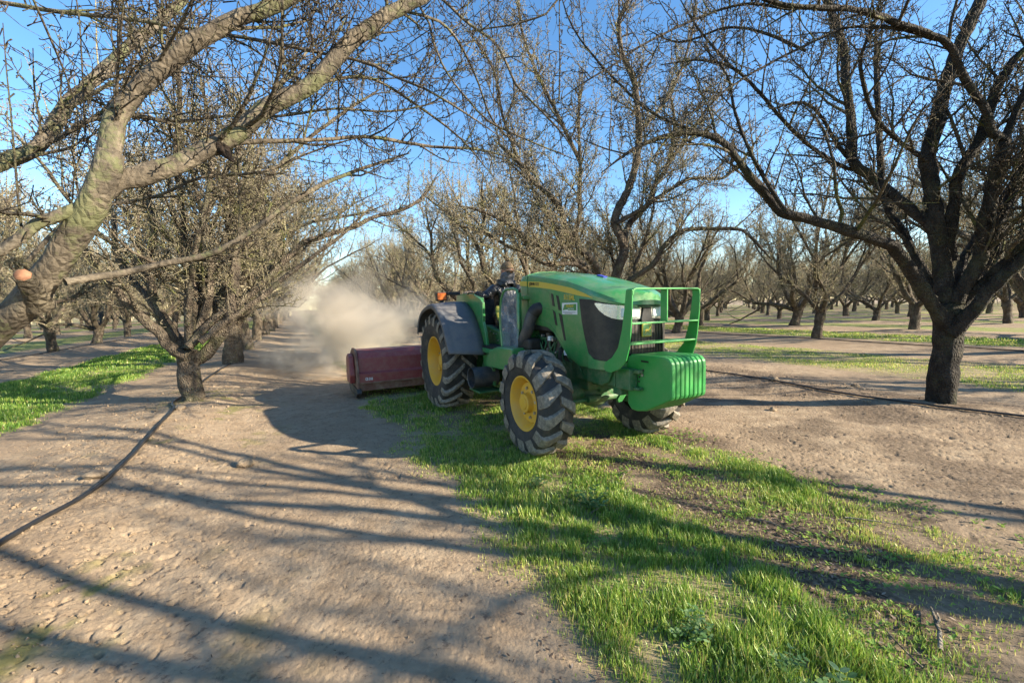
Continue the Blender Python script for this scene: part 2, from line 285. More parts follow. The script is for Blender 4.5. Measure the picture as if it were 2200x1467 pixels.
  [(2.40,10.00,1.34,0.076),(2.69,9.88,1.80,0.068),(3.21,9.73,2.18,0.059),(3.37,9.64,2.50,0.054),(3.67,9.53,2.81,0.048),(3.99,9.45,2.89,0.044),(4.77,9.25,2.84,0.035),(5.01,9.18,2.72,0.032),(5.45,9.00,2.14,0.025)],
  [(2.42,9.80,3.11,0.053),(3.01,9.69,3.45,0.045),(3.66,9.57,3.85,0.038),(4.00,9.51,3.98,0.035),(4.43,9.44,3.93,0.031),(4.68,9.39,3.99,0.029),(4.99,9.31,4.31,0.025),(5.30,9.20,4.83,0.020)],
  [(1.64,10.00,4.51,0.048),(1.13,9.79,5.44,0.039),(0.63,9.57,6.32,0.031),(0.34,9.39,7.05,0.025),(0.26,9.20,7.82,0.019)],
  [(2.97,10.00,5.13,0.046),(3.74,10.21,6.07,0.037),(4.23,10.41,7.18,0.029),(4.51,10.60,8.31,0.022)],
  [(0.24,9.20,4.29,0.035),(-0.08,8.93,5.11,0.027),(-0.24,8.67,5.87,0.021),(-0.73,8.40,6.47,0.015)],
  [(3.67,10.20,4.45,0.043),(4.57,10.63,5.62,0.029),(5.40,11.00,6.63,0.019)],
 ],
}
# ------------------------------------------------------------------ tree building
def catmull(P, step):
    P = np.asarray(P, float)
    if len(P) < 3: sub = [P[0]+(P[1]-P[0])*t for t in np.linspace(0, 1, 4)]; return np.array(sub)
    Q = np.vstack([2*P[0]-P[1], P, 2*P[-1]-P[-2]]); out = []
    for i in range(1, len(Q)-2):
        n = max(1, int(np.linalg.norm((Q[i+1]-Q[i])[:3])/step))
        for j in range(n):
            t = j/n
            out.append(.5*((2*Q[i])+(-Q[i-1]+Q[i+1])*t+(2*Q[i-1]-5*Q[i]+4*Q[i+1]-Q[i+2])*t*t+(-Q[i-1]+3*Q[i]-3*Q[i+1]+Q[i+2])*t**3))
    out.append(P[-1]); return np.array(out)
class Tubes:
    def __init__(self): self.g = {}
    def add(self, pts, rad, k):
        self.g.setdefault((len(pts), k), []).append(np.column_stack([pts, rad]))
    def mesh(self, name, material, parent, rough=True, cap=False):
        V = []; F3 = []; F4 = []; base = 0
        for (n, k), lst in self.g.items():
            A = np.array(lst); m = len(A); P = A[:, :, :3]; r = A[:, :, 3]
            T = np.empty_like(P); T[:, 1:-1] = P[:, 2:]-P[:, :-2]; T[:, 0] = P[:, 1]-P[:, 0]; T[:, -1] = P[:, -1]-P[:, -2]
            T /= np.maximum(np.linalg.norm(T, axis=2, keepdims=True), 1e-9)
            mean = P[:, -1]-P[:, 0]; ax = np.argmin(np.abs(mean), axis=1); ref = np.zeros((m, 3)); ref[np.arange(m), ax] = 1
            U = np.cross(T, ref[:, None, :]); U /= np.maximum(np.linalg.norm(U, axis=2, keepdims=True), 1e-9)
            B = np.cross(T, U)
            a = np.arange(k)*2*np.pi/k
            rr = r[:, :, None]*np.ones(k)
            if k >= 8:
                ph = rng.random((m, 1, 1))*6
                rr = rr*(1+.07*np.sin(3*a+ph+np.arange(n)[None, :, None]*.35)+(rng.random((m, n, k))-.5)*.045)
            ring = P[:, :, None, :]+rr[..., None]*(U[:, :, None, :]*np.cos(a)[:, None]+B[:, :, None, :]*np.sin(a)[:, None])
            V.append(ring.reshape(-1, 3))
            idx = (np.arange(m)[:, None, None]*n+np.arange(n-1)[None, :, None])*k+np.arange(k)
            nx = (np.arange(m)[:, None, None]*n+np.arange(n-1)[None, :, None])*k+(np.arange(k)+1) % k
            q = np.stack([idx, nx, nx+k, idx+k], -1).reshape(-1, 4)+base; F4.append(q)
            if k == 3 or cap or k >= 5:
                if k == 3: F3.append((np.arange(m)[:, None]*n*k+(n-1)*k+np.arange(3))+base)
                else:
                    e = (np.arange(m)[:, None]*n*k+(n-1)*k)+base
                    F3 += [np.hstack([e, e+i, e+i+1]) for i in range(1, k-1)]
            base += m*n*k
        return raw_mesh(name, np.vstack(V), [np.vstack(F4)]+([np.vstack(F3)] if F3 else []), material, True, parent)
def unit(v): return v/max(np.linalg.norm(v), 1e-9)
def perp_rand(t, r):
    v = r.normal(size=3); v -= t*np.dot(v, t); return unit(v)
def grow(p, d, L, r0, r, n, up=.25, wig=.18, r1=None):
    """curved chain"""
    pts = [p]; st = L/n; d = unit(d)
    for i in range(n):
        d = unit(d+r.normal(size=3)*wig+np.array([0, 0, up/n*2])); pts.append(pts[-1]+d*st)
    t = np.linspace(0, 1, n+1); rad = r0*(1-t)+(r1 if r1 is not None else r0*.35)*t
    return np.array(pts), rad
def along(pts, rad, spacing, r, start=.15):
    seg = np.linalg.norm(np.diff(pts, axis=0), axis=1); cum = np.r_[0, np.cumsum(seg)]; L = cum[-1]; s = L*start+r.random()*spacing
    while s < L*.985:
        i = min(np.searchsorted(cum, s)-1, len(seg)-1); i = max(i, 0); f = (s-cum[i])/seg[i]
        yield pts[i]+(pts[i+1]-pts[i])*f, unit(pts[i+1]-pts[i]), rad[i]+(rad[i+1]-rad[i])*f, s/L, L
        s += spacing*(.5+r.random())
def clothe(limbs, r, den=1.0, spur=1.0, flat=None, keepout=None, maxl=2.0, zmin=.75, tw=1.0):
    """limbs: list of (pts, rad); returns (Tubes of branches, Tubes of twigs)"""
    br = Tubes(); tg = Tubes(); lv1 = []
    def ok(c):
        if c[:, 2].min() < zmin: return False
        return keepout is None or not keepout(c)
    def spurs(pts, rad, sp):
        for p, t, rr, s, L in along(pts, rad, sp, r, .02):
            d = unit(perp_rand(t, r)+t*.5+np.array([0, 0, .25])); l = r.uniform(.02, .075)
            c = np.array([p, p+d*l*.6, p+unit(d+r.normal(size=3)*.5)*l]); tg.add(c, np.array([.0032, .0028, .0042])*tw, 3)
            if r.random() < .35:
                c2 = np.array([c[1], c[1]+unit(d+r.normal(size=3)*.9)*l*.5]); tg.add(c2, np.array([.0028, .004])*tw, 3)
    def twigs(pts, rad, sp, lmax):
        for p, t, rr, s, L in along(pts, rad, sp, r, .08):
            d = unit(perp_rand(t, r)*1.1+t*.55+np.array([0, 0, .35])); l = r.uniform(.12, lmax)*(1-.4*s)
            q0 = min(rr*.7, .0055)
            c, cr = grow(p, d, l, max(q0, .003), r, 4, .15, .22, .0016)
            if not ok(c): continue
            tg.add(c, cr*tw, 3)
            if spur > 0: spurs(c, cr, .065/spur)
            if l > .24:
                for p2, t2, r2, s2, L2 in along(c, cr, .14, r, .2):
                    d2 = unit(perp_rand(t2, r)+t2*.7); c2, cr2 = grow(p2, d2, r.uniform(.06, .2), .0028, r, 2, .1, .2, .0014)
                    tg.add(c2, cr2*tw, 3)
    for pts, rad in limbs:
        for p, t, rr, s, L in along(pts, rad, .15/den, r, .12 if L_ok(rad) else .3):
            if rr > .085: continue
            upw = r.random() < .16
            if upw:
                d = unit(np.array([0, 0, 1.0])+r.normal(size=3)*.12); l = r.uniform(.6, 1.5); q = .0065
                c, cr = grow(p, d, l, q, r, 5, .1, .04, .002)
                if ok(c): tg.add(c, cr*tw, 3); spurs(c, cr, .09)
                continue
            d = unit(perp_rand(t, r)*.95+t*.75+np.array([0, 0, .28])); l = r.uniform(.45, maxl)*(1-.45*s)*(.6+min(rr, .05)*10)
            q = min(rr*.62, .005+.011*l)
            c, cr = grow(p, d, l, q, r, max(4, int(l/.16)), .22, .16, q*.28)
            if not ok(c): continue
            br.add(c, cr, 6 if q > .012 else 4); lv1.append((c, cr))
            if l > .8:
                for p2, t2, r2, s2, L2 in along(c, cr, .22, r, .2):
                    d2 = unit(perp_rand(t2, r)*.9+t2*.8+np.array([0, 0, .2])); l2 = r.uniform(.3, .8)*(1-.4*s2)
                    c2, cr2 = grow(p2, d2, l2, min(r2*.7, .009), r, 5, .15, .17, .0025)
                    if ok(c2): br.add(c2, cr2, 4); lv1.append((c2, cr2))
        twigs(pts, rad, .11/den, .34)
        if spur > 0 and rad.mean() < .05: spurs(pts, rad*0+.01, .12/spur)
    for c, cr in lv1: twigs(c, cr, .085/den, .46)
    return br, tg
def L_ok(rad): return rad[0] < .06
def refine(P, r, step=.09, wig=.006):
    C = catmull(P, step); p = C[:, :3].copy(); rad = np.maximum(C[:, 3], .003)
    if len(p) > 4: p[1:-1] += r.normal(size=(len(p)-2, 3))*np.minimum(rad[1:-1, None]*.1, wig)
    if rad[-1] < .04 and len(rad) > 6: rad[-5:] *= np.array([.95, .85, .7, .5, .3])
    rad = rad*(1+.10*np.sin(np.arange(len(rad))*.9+r.random()*6)*r.random(len(rad)))
    return p, rad
def tree_parts(limbs, r, **kw):
    """-> (trunk Tubes, branch Tubes, twig Tubes)"""
    tk = Tubes()
    for p, rad in limbs:
        k = 18 if rad.max() > .08 else 12 if rad.max() > .03 else 8
        tk.add(p, rad, k)
    br, tg = clothe(limbs[1:], r, **kw)
    return tk, br, tg
def finish_tree(name, root, parts, bm_=None, tm_=None):
    tk, br, tg = parts
    a = tk.mesh("trunk", TRUNK_OR if bm_ is None else VTRUNK, root); 
    b = br.mesh("branches", bm_ or BARK, root); b.name = "crown"; 
    c = tg.mesh("twigs", tm_ or TWIG, b)
    return a, b, c
def procedural_limbs(r, h=1.0, rt=.16, spread=1.0, nl=5, top=6.6):
    many = False
    L = []
    lean = r.normal(size=2)*.05
    ht = h*r.uniform(.75, .95)
    tr = [(0, 0, -.15, rt*1.15), (0, 0, .08, rt*1.02), (lean[0]*.5, lean[1]*.5, ht*.5, rt*.93), (lean[0], lean[1], ht, rt)]
    L.append(refine(tr, r, .07))
    a0 = r.random()*6.28
    for i in range(nl):
        a = a0+i*6.283/nl+r.normal()*.25; inc = r.uniform(.55, 1.05)*spread
        d = np.array([math.cos(a)*math.sin(inc), math.sin(a)*math.sin(inc), math.cos(inc)])
        q = rt*r.uniform(.40, .58); Ln = r.uniform(1.6, 2.3)
        c, cr = grow(np.array([lean[0], lean[1], ht-.14])-d*.02, d, Ln, q, r, 7, .12, .11, q*.68)
        cr[0] *= 1.25
        L.append(refine(np.column_stack([c, cr]), r, .12))
        m = r.integers(2, 4)+(1 if many else 0)
        for j in range(m):
            dd = unit(unit(c[-1]-c[-3])+r.normal(size=3)*.45+np.array([0, 0, .35 if j else .8]))
            q2 = cr[-1]*r.uniform(.6, .85)*(1.15 if many else 1); L2 = r.uniform(1.9, 3.1)
            c2, cr2 = grow(c[-1] if j < 2 else c[-3], dd, L2, q2, r, 8, .3, .13, q2*.4)
            L.append(refine(np.column_stack([c2, cr2]), r, .14))
            d3 = unit(unit(c2[4]-c2[3])+r.normal(size=3)*.5+np.array([0, 0, .2]))
            c3, cr3 = grow(c2[4], d3, r.uniform(1.0, 1.8), cr2[4]*.7, r, 7, .3, .13, .006)
            L.append(refine(np.column_stack([c3, cr3]), r, .14))
    return [(p, q) for p, q in L]
NEARTWIG = mat('near_twig_bark', _bark((.05, .04, .03), (.14, .112, .08), (.25, .205, .145), (.2, .2, .08), .4))
NEARBARK = mat('near_limb_bark', _bark((.042, .035, .027), (.125, .102, .074), (.24, .20, .145), (.13, .145, .06), .6, .009))
TRUNK_OR = TRUNK
def keep_tractor(c):
    """keeps branches of the neighbouring trees clear of the lane, the tractor, its driver and the camera"""
    x, y, z = c[:, 0], c[:, 1], c[:, 2]
    if ((x*x+y*y+(z-1.35)**2) < .85**2).any(): return True
    al, pe = AP(x, y)
    return bool(((al > 1.8) & (al < 30) & (pe > .3) & (pe < 4.2) & (z < 2.25)).any())
def near_lens(c):
    x, y, z = c[:, 0], c[:, 1], c[:, 2]
    return bool(((z < 1.75) & (y > .2) & (np.abs(x) < y*1.25) & (y < 4.5) & (x > -1.4)).any()) or keep_tractor(c)
hero_spec = [
 ('L0', 'pale forked almond tree with a fresh round saw cut, filling the upper left corner', near_lens, 1.0, .9),
 ('L1', 'low forking almond tree beside the drip hose, nearest whole tree on the left', None, .82, 1.0),
 ('R1', 'big dark trunked almond tree standing on the right beside the black drip hose', None, .85, .9),
 ('R2', 'almond tree rising directly behind the green tractor hood', None, 1.2, .7)]
for n_, (key, lab, ko, den, sp) in enumerate(hero_spec):
    r = np.random.default_rng(100+n_)
    base = HERO[key][0][1 if key != 'L0' else 0]
    if key == 'R2': base = (base[0], base[1], 0, base[3])
    gz = float(height(base[0], base[1]))
    limbs = [refine(P, r, .08) for P in HERO[key]]
    if key == 'L0':
        tr = [(-2.86, 1.86, -.2, .12), (-2.85, 1.87, .0, .11), (-2.83, 1.89, .25, .10)]+list(HERO[key][0][1:])
        limbs[0] = refine(tr, r, .08)
    root = empty("almond_tree", (base[0], base[1], gz)); tag(root, lab, "tree", "leafless almond trees of the orchard")
    off = np.array([base[0], base[1], gz])
    extra = []
    if key != 'L0':      # limbs on the far side that complete the crown
        for i in range(3):
            a = r.uniform(.2, 2.6) if key != 'R1' else r.uniform(-.9, 1.4); inc = r.uniform(.3, .8)
            d = np.array([math.cos(a)*math.sin(inc), math.sin(a)*math.sin(inc), math.cos(inc)])
            h0 = .75 if key == 'L1' else 1.0
            c, cr = grow(np.array([base[0], base[1], gz+h0]), d, r.uniform(3.2, 4.8), .06, r, 16, .5, .1, .012)
            extra.append(refine(np.column_stack([c, cr]), r, .12))
            for j in (5, 9):
                dd = unit(unit(c[j+1]-c[j])+r.normal(size=3)*.5); c2, cr2 = grow(c[j], dd, r.uniform(1.4, 2.4), cr[j]*.7, r, 9, .4, .12, .008)
                extra.append(refine(np.column_stack([c2, cr2]), r, .12))
    limbs = limbs+[e for e in extra if not keep_tractor(e[0])]
    limbs_l = [(p-off, q) for p, q in limbs]
    ko2 = (lambda c, off=off, ko=ko: (ko or keep_tractor)(c+off))
    parts = tree_parts(limbs_l, r, den=den, spur=sp, keepout=ko2, maxl=1.7 if key != 'L0' else 1.3, zmin={'L0': 1.55, 'L1': 1.0, 'R1': 1.2, 'R2': 1.2}[key], tw={'L0': .9, 'L1': 1.3, 'R1': 1.1, 'R2': 1.6}[key])
    TRUNK_OR = NEARBARK if key == 'L0' else VTRUNK if key in ('L1', 'R2') else TRUNK
    a, b, c = finish_tree(key, root, parts, None, NEARTWIG if key in ('L0', 'R1') else None)
    TRUNK_OR = TRUNK
    if key == 'L0':
        # sawn stub with orange heartwood, and the torn black stub on the lower limb
        st = Tubes(); st.add(np.array([(-2.23, 2.03, 1.40), (-2.18, 1.97, 1.465), (-2.116, 1.88, 1.525)])-off, np.array([.060, .042, .032]), 14)
        s1 = st.mesh("cut_stub", BARK, root)
        def _wood(N, L):
            p = N('BsdfPrincipled'); L(ramp(N, L, noise(N, L, 30, 3), [(.3, (.20, .085, .045)), (.7, (.40, .20, .11))]), p.inputs['Base Color']); p.inputs['Roughness'].default_value = .8
            return p.outputs[0]
        WOOD = mat("fresh_cut_wood", _wood)
        ct = Tubes(); e = np.array((-2.116, 1.88, 1.525)); dd = unit(np.array((.055, -.10, .05)))
        ct.add(np.array([e-dd*.004, e+dd*.006])-off, np.array([.029, .028]), 7)
        ct.mesh("cut_face", WOOD, s1)
        st = Tubes(); e = np.array((-1.575, 2.40, 2.25))
        st.add(np.array([e+(.0, 0, .03), e+(.03, -.01, -.02), e+(.06, -.02, -.055), e+(.105, -.03, -.105)])-off, np.array([.040, .042, .026, .005]), 12)
        st.add(np.array([e+(-.08, 0, -.02), e+(-.03, -.02, -.035), e+(.03, -.03, -.05)])-off, np.array([.022, .03, .008]), 10)
        st.mesh("broken_stub", mat("rotten_wood", _bark((.012, .01, .008), (.035, .025, .02), (.09, .06, .04), (.05, .03, .02), .3)), root)
# ---- orchard: individuals copied from seven grown trees
def make_variant(seed, den, spur, rt, top):
    r = np.random.default_rng(seed)
    limbs = procedural_limbs(r, rt=rt, nl=int(r.integers(5, 7)) if seed != 307 else 8, spread=r.uniform(.95, 1.2))
    root = empty("almond_tree")
    return root, finish_tree('v', root, tree_parts(limbs, r, den=den, spur=spur, maxl=1.9, zmin=.7, tw=1.6), TWIG)
variants = [make_variant(300+i, (.70, .76, .72, .8, .56, .62, .58, .26)[i], (.7, .7, .7, .7, .3, .3, .3, .4)[i], (.17, .15, .19, .16, .15, .17, .14, .16)[i], 6.5) for i in range(8)]
placed = []
known = {(-1, 'L'): 0}
spots = []
for ri, pe in enumerate(ROWS):
    for n in range(-3, 34):
        al = 7.6+4.45*n
        if pe == 6.7: al = 2.18+5.72*n if n <= 1 else 7.9+4.6*(n-1)
        spots.append((al, pe, n))
fixed = {(-16.10, 14.97), (-17.99, 18.53), (-21.27, 23.68), (9.69, 13.56), (6.8, 17.6), (13.19, 19.93), (10.2, 23.16), (16.7, 26.7), (19.84, 23.32), (20.96, 18.04), (-6.85, 10.42), (-8.84, 14.19), (-10.9, 18.29), (-12.79, 22.1), (13.22, 28.89), (23.22, 29.71), (29.98, 33.27), (33.11, 29.68), (17.34, 36.01)}
heroes = [(-2.83, 1.9), (-4.63, 6.09), (5.07, 4.98), (2.46, 10.06)]
r = np.random.default_rng(77)
cand = [(x, y, True) for x, y in fixed]
for al, pe, n in spots:
    x, y = W2(al, pe); x += r.normal()*.12; y += r.normal()*.12
    if any(math.hypot(x-a, y-b) < 3.2 for a, b in heroes): continue
    if any(math.hypot(x-a, y-b) < 3.1 for a, b in fixed): continue
    cand.append((x, y, False))
def in_view(x, y, m=0.0): return y > 1.0 and abs(math.atan2(x, y)) < R(53+m)
near = [c for c in cand if in_view(c[0], c[1], 6 if math.hypot(c[0], c[1]) < 25 else 1)]
near.sort(key=lambda c: math.hypot(c[0], c[1]))
# trees just outside the frame whose shadows fall into it (to the right, towards the sun)
shade = [c for c in cand if not in_view(c[0], c[1], 6) and -9 < c[1] < 12 and 0 < c[0] < 22 and math.hypot(c[0], c[1]) > 2.8]
N_IND = 285
ind = near[:N_IND-0]; rest = near[N_IND:]
ORD = ['nearest', 'second', 'third', 'fourth', 'fifth', 'sixth', 'seventh', 'eighth']
def rowname(pe):
    k = min(range(len(ROWS)), key=lambda i: abs(ROWS[i]-pe)); v = ROWS[k]
    if v == -1.5: return 'the row that runs beside the dust cloud'
    if v == 6.7: return 'the row behind the tractor'
    if v == 14.3: return 'the first row beyond the big dark trunk'
    s = sorted(ROWS)
    i = s.index(v)-s.index(14.3)
    if v > 14.3: return 'the %s row beyond the big dark trunk' % (['first', 'second', 'third', 'fourth', 'fifth', 'sixth', 'seventh', 'eighth', 'ninth', 'tenth', 'eleventh', 'twelfth', 'thirteenth', 'fourteenth', 'fifteenth'][i])
    i = s.index(-1.5)-s.index(v)
    return 'the %s row left of the left grass strip' % (['', 'first', 'second', 'third', 'fourth', 'fifth', 'sixth', 'seventh', 'eighth', 'ninth', 'tenth', 'eleventh', 'twelfth', 'thirteenth'][i])
counts = {}
first_used = [False]*8
lab_far = 'small far bare almond tree among the distant rows near the horizon'
for i, (x, y, fx) in enumerate(ind+shade):
    d = math.hypot(x, y); al, pe = AP(x, y)
    v = int(r.integers(0, 4)) if d < 26 else int(r.integers(0, 7))
    if i >= len(ind): v = 7
    lane = i < len(ind) and (abs(pe+1.5) < .8 or abs(pe-6.7) < .8)
    if lane: v = (1, 3, 6)[int(r.integers(0, 3))] if d > 18 else (1, 3)[int(r.integers(0, 2))]
    src, pr = variants[v]
    root = src.copy() if first_used[v] else src
    if first_used[v]:
        col_link(root)
        a = pr[0].copy(); b = pr[1].copy(); c = pr[2].copy()
        for q, pp in ((a, root), (b, root), (c, b)): col_link(q); q.parent = pp
    first_used[v] = True
    s = r.uniform(.9, 1.12)
    if i >= len(ind) and d < 9: s = 1.12
    if i < len(ind) and (abs(pe+1.5) < .8 or abs(pe-6.7) < .8): s = r.uniform(1.08, 1.2)
    root.location = (x, y, float(height(x, y))-.02); root.rotation_euler = (0, 0, r.random()*6.283); root.scale = (s*1.25, s*1.25, s) if lane else (s, s, s*r.uniform(.95, 1.1))
    rn = rowname(pe); k = counts[rn] = counts.get(rn, 0)+1
    shaded = i >= len(ind)
    if shaded: tag(root, 'almond tree outside the right edge whose branches shade the foreground', "tree", "almond trees outside the frame")
    elif d < 34 and k <= 8: tag(root, 'bare almond tree, %s in view in %s' % (ORD[k-1], rn), "tree", "leafless almond trees of the orchard")
    else: tag(root, lab_far, "tree", "far almond trees of the orchard")
# ---- the rest of the orchard, as one mass
tb = Tubes(); r = np.random.default_rng(9)
for x, y, fx in rest:
    if math.hypot(x, y) > 190: continue
    z0 = 0; tb.add(np.array([(x, y, -.1), (x, y, 1.0)]), np.array([.17, .16]), 5)
    for j in range(34):
        a = r.random()*6.28; inc = r.uniform(.1, 1.15); L = r.uniform(2.5, 5.5)
        d = np.array([math.cos(a)*math.sin(inc), math.sin(a)*math.sin(inc), math.cos(inc)])
        p0 = np.array([x, y, 1.0])+d*r.uniform(0, 2); c, cr = grow(p0, d, L*r.uniform(.4, .8), .045 if j < 7 else .02, r, 3, .3, .3, .012)
        tb.add(c, cr, 3)
o = tb.mesh("far_orchard", TWIG, None); tag(o, "pale mass of far bare almond rows closing off the horizon", "orchard", kind="stuff")
# ------------------------------------------------------------------ ground
STR = [(.85, 3.4, 1.0), (-5.4, -3.1, 1.1), (9.0, 12.0, .6), (16.0, 18.9, .8)]
_s = sorted(ROWS)
for a, b in zip(_s[:-1], _s[1:]):
    m = (a+b)/2
    if not any(s[0]-.5 < m < s[1]+.5 for s in STR): STR.append((m-1.35, m+1.35, .8))
def lawn(x, y):
    al, pe = AP(x, y); e = (fbm(al*1.3, pe*1.3+7)-.47)*.55+(fbm(x*6, y*6)-.47)*.35
    v = np.zeros_like(al)
    for a, b, s in STR:
        v = np.maximum(v, s*sstep(a-.12, a+.18, pe+e)*(1-sstep(b-.18, b+.12, pe+e)))
    return v
def dens(x, y):
    """how thick the grass stands, 0..1"""
    al, pe = AP(x, y); base = lawn(x, y)
    n = fbm(x*1.7+3, y*1.7); n2 = fbm(x*5, y*5+11)
    main = (pe > .3) & (pe < 3.9)
    c = 1.45+.12*np.sin(al*.9)
    lush = np.exp(-((pe-c)/.58)**4)*sstep(-1.6, -.4, al)
    tuft = np.exp(-((pe-3.12)/.30)**2)*sstep(.38, .55, n)*(al > .9)
    spr = .10+.30*sstep(.45, .62, n2)
    far_ = sstep(3.2, 4.6, al)
    v = np.maximum(np.maximum(lush*(.85+.4*n2), tuft*.9), spr)
    v = v*(1-far_)+(.35+.9*sstep(.35, .6, n))*far_*.8
    return np.clip(np.where(main, v*np.minimum(base*1.3, 1), base*(.45+.9*sstep(.3, .6, n))), 0, 1.2)
def_ang = np.concatenate([np.linspace(-60, 60, 1250), np.linspace(60, 300, 110)[1:-1]]); ang = np.radians(def_ang)
rad_ = [0.15]
while rad_[-1] < 900: rad_.append(rad_[-1]*(1.0105 if rad_[-1] < 1.2 else 1.0042 if rad_[-1] < 8 else 1.007 if rad_[-1] < 16 else 1.014 if rad_[-1] < 45 else 1.04))
rad_ = np.array(rad_)
RR, TT = np.meshgrid(rad_, ang, indexing='ij'); X = RR*np.sin(TT); Y = RR*np.cos(TT)
Hh = height(X, Y); LW = lawn(X, Y); al_, pe_ = AP(X, Y)
nearw = np.clip(1-(RR-9)/8, 0, 1)
rowd = np.min([np.abs(pe_-q) for q in (-1.5, 6.7)], axis=0)
cl = np.exp(-(rowd/1.0)**2)*.75+.45
cl = cl*(1-.75*np.clip(LW, 0, 1))
pit = fbm(X*1.1+20, Y*1.1)
ridg = np.clip(vnoise(X*19, Y*19)-.55, 0, 1)*.028+(vnoise(X*52+3, Y*52)-.5)*.014+np.clip(vnoise(X*8+9, Y*8)-.6, 0, 1)*.035*np.exp(-(rowd/.8)**2)-np.clip(.26-vnoise(X*30+8, Y*30), 0, 1)*.16*(.3+1.4*sstep(.4, .6, pit))-np.clip(.30-vnoise(X*61+8, Y*61), 0, 1)*.05
Hh = Hh+nearw*cl*ridg*.40
nr, na = RR.shape
V = np.column_stack([X.ravel(), Y.ravel(), Hh.ravel()]); V = np.vstack([V, [0, 0, float(height(0, 0))]])
i = np.arange(nr-1)[:, None]; j = np.arange(na)[None, :]; j2 = (j+1) % na
Q = np.stack([i*na+j, i*na+j2, (i+1)*na+j2, (i+1)*na+j], -1).reshape(-1, 4)[:, ::-1]
T = np.column_stack([np.full(na, nr*na), np.arange(na), (np.arange(na)+1) % na])[:, ::-1]
moss = np.exp(-((pe_+1.15)/.75)**2)*sstep(.52, .66, fbm(X*1.9+30, Y*1.9))*sstep(.40, .6, fbm(X*9, Y*9+4))*(RR < 9)
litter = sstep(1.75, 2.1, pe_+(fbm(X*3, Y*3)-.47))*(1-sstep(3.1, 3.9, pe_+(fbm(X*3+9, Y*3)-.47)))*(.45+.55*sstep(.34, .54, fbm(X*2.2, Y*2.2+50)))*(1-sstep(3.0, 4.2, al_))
litter = np.maximum(litter, .70*sstep(3.6, 4.6, pe_+(fbm(X*2, Y*2)-.47)*1.5)*(1-sstep(7.3, 8.2, pe_))*sstep(.33, .55, fbm(X*2.6, Y*2.6+5)))  # litter carried onto the berm soil, also darkening it in place of tree shade
dn = dens(X, Y)*np.clip(.35+RR/22, 0, 1.7)
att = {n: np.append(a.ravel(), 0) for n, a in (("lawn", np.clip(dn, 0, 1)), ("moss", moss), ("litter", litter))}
def _ground(N, L):
    p = N('BsdfPrincipled'); tc = N('TexCoord').outputs['Object']
    big = noise(N, L, .8, 5, .6, vec=tc); fine = noise(N, L, 22, 8, .75, vec=tc); mid = noise(N, L, 5, 5, .65, vec=tc)
    c = ramp(N, L, mid, [(.3, (.235, .17, .108)), (.5, (.34, .255, .168)), (.72, (.42, .325, .22))])
    c = mixc(N, L, ramp(N, L, big, [(.42, (0, 0, 0)), (.62, (.7, .7, .7))]), c, (.28, .205, .135))
    c = mixc(N, L, ramp(N, L, fine, [(.34, (.9, .9, .9)), (.46, (0, 0, 0))]), c, (.13, .095, .07))
    def A(n):
        a = N('Attribute'); a.attribute_name = n; return a.outputs['Fac']
    g = ramp(N, L, fine, [(.3, (.08, .12, .02)), (.5, (.19, .25, .045)), (.7, (.33, .34, .10))])
    c = mixc(N, L, math_(N, L, 'MULTIPLY', A('lawn'), ramp(N, L, noise(N, L, 30, 4, .7, vec=tc), [(.35, (.35, .35, .35)), (.6, (1, 1, 1))])), c, g)
    c = mixc(N, L, math_(N, L, 'MULTIPLY', A('moss'), .8), c, (.17, .17, .04))
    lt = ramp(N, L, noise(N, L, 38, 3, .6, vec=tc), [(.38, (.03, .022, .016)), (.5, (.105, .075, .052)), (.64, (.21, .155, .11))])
    c = mixc(N, L, math_(N, L, 'MULTIPLY', A('litter'), .92), c, lt)  # brown of the leaf litter plus the shade painted on the right
    L(c, p.inputs['Base Color']); p.inputs['Roughness'].default_value = .95; p.inputs['Specular IOR Level'].default_value = .15
    v = N('TexVoronoi'); v.inputs['Scale'].default_value = 55; L(tc, v.inputs['Vector'])
    h = math_(N, L, 'ADD', math_(N, L, 'MULTIPLY', fine, 1.0), math_(N, L, 'MULTIPLY', v.outputs[0], .5))
    b1 = bump(N, L, h, .45, .016)
    L(bump(N, L, noise(N, L, 110, 6, .75, vec=tc), .8, .007, b1), p.inputs['Normal'])
    return p.outputs[0]
GROUND = mat("orchard_soil", _ground)
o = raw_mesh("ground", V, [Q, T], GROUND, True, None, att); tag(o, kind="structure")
del RR, TT, X, Y
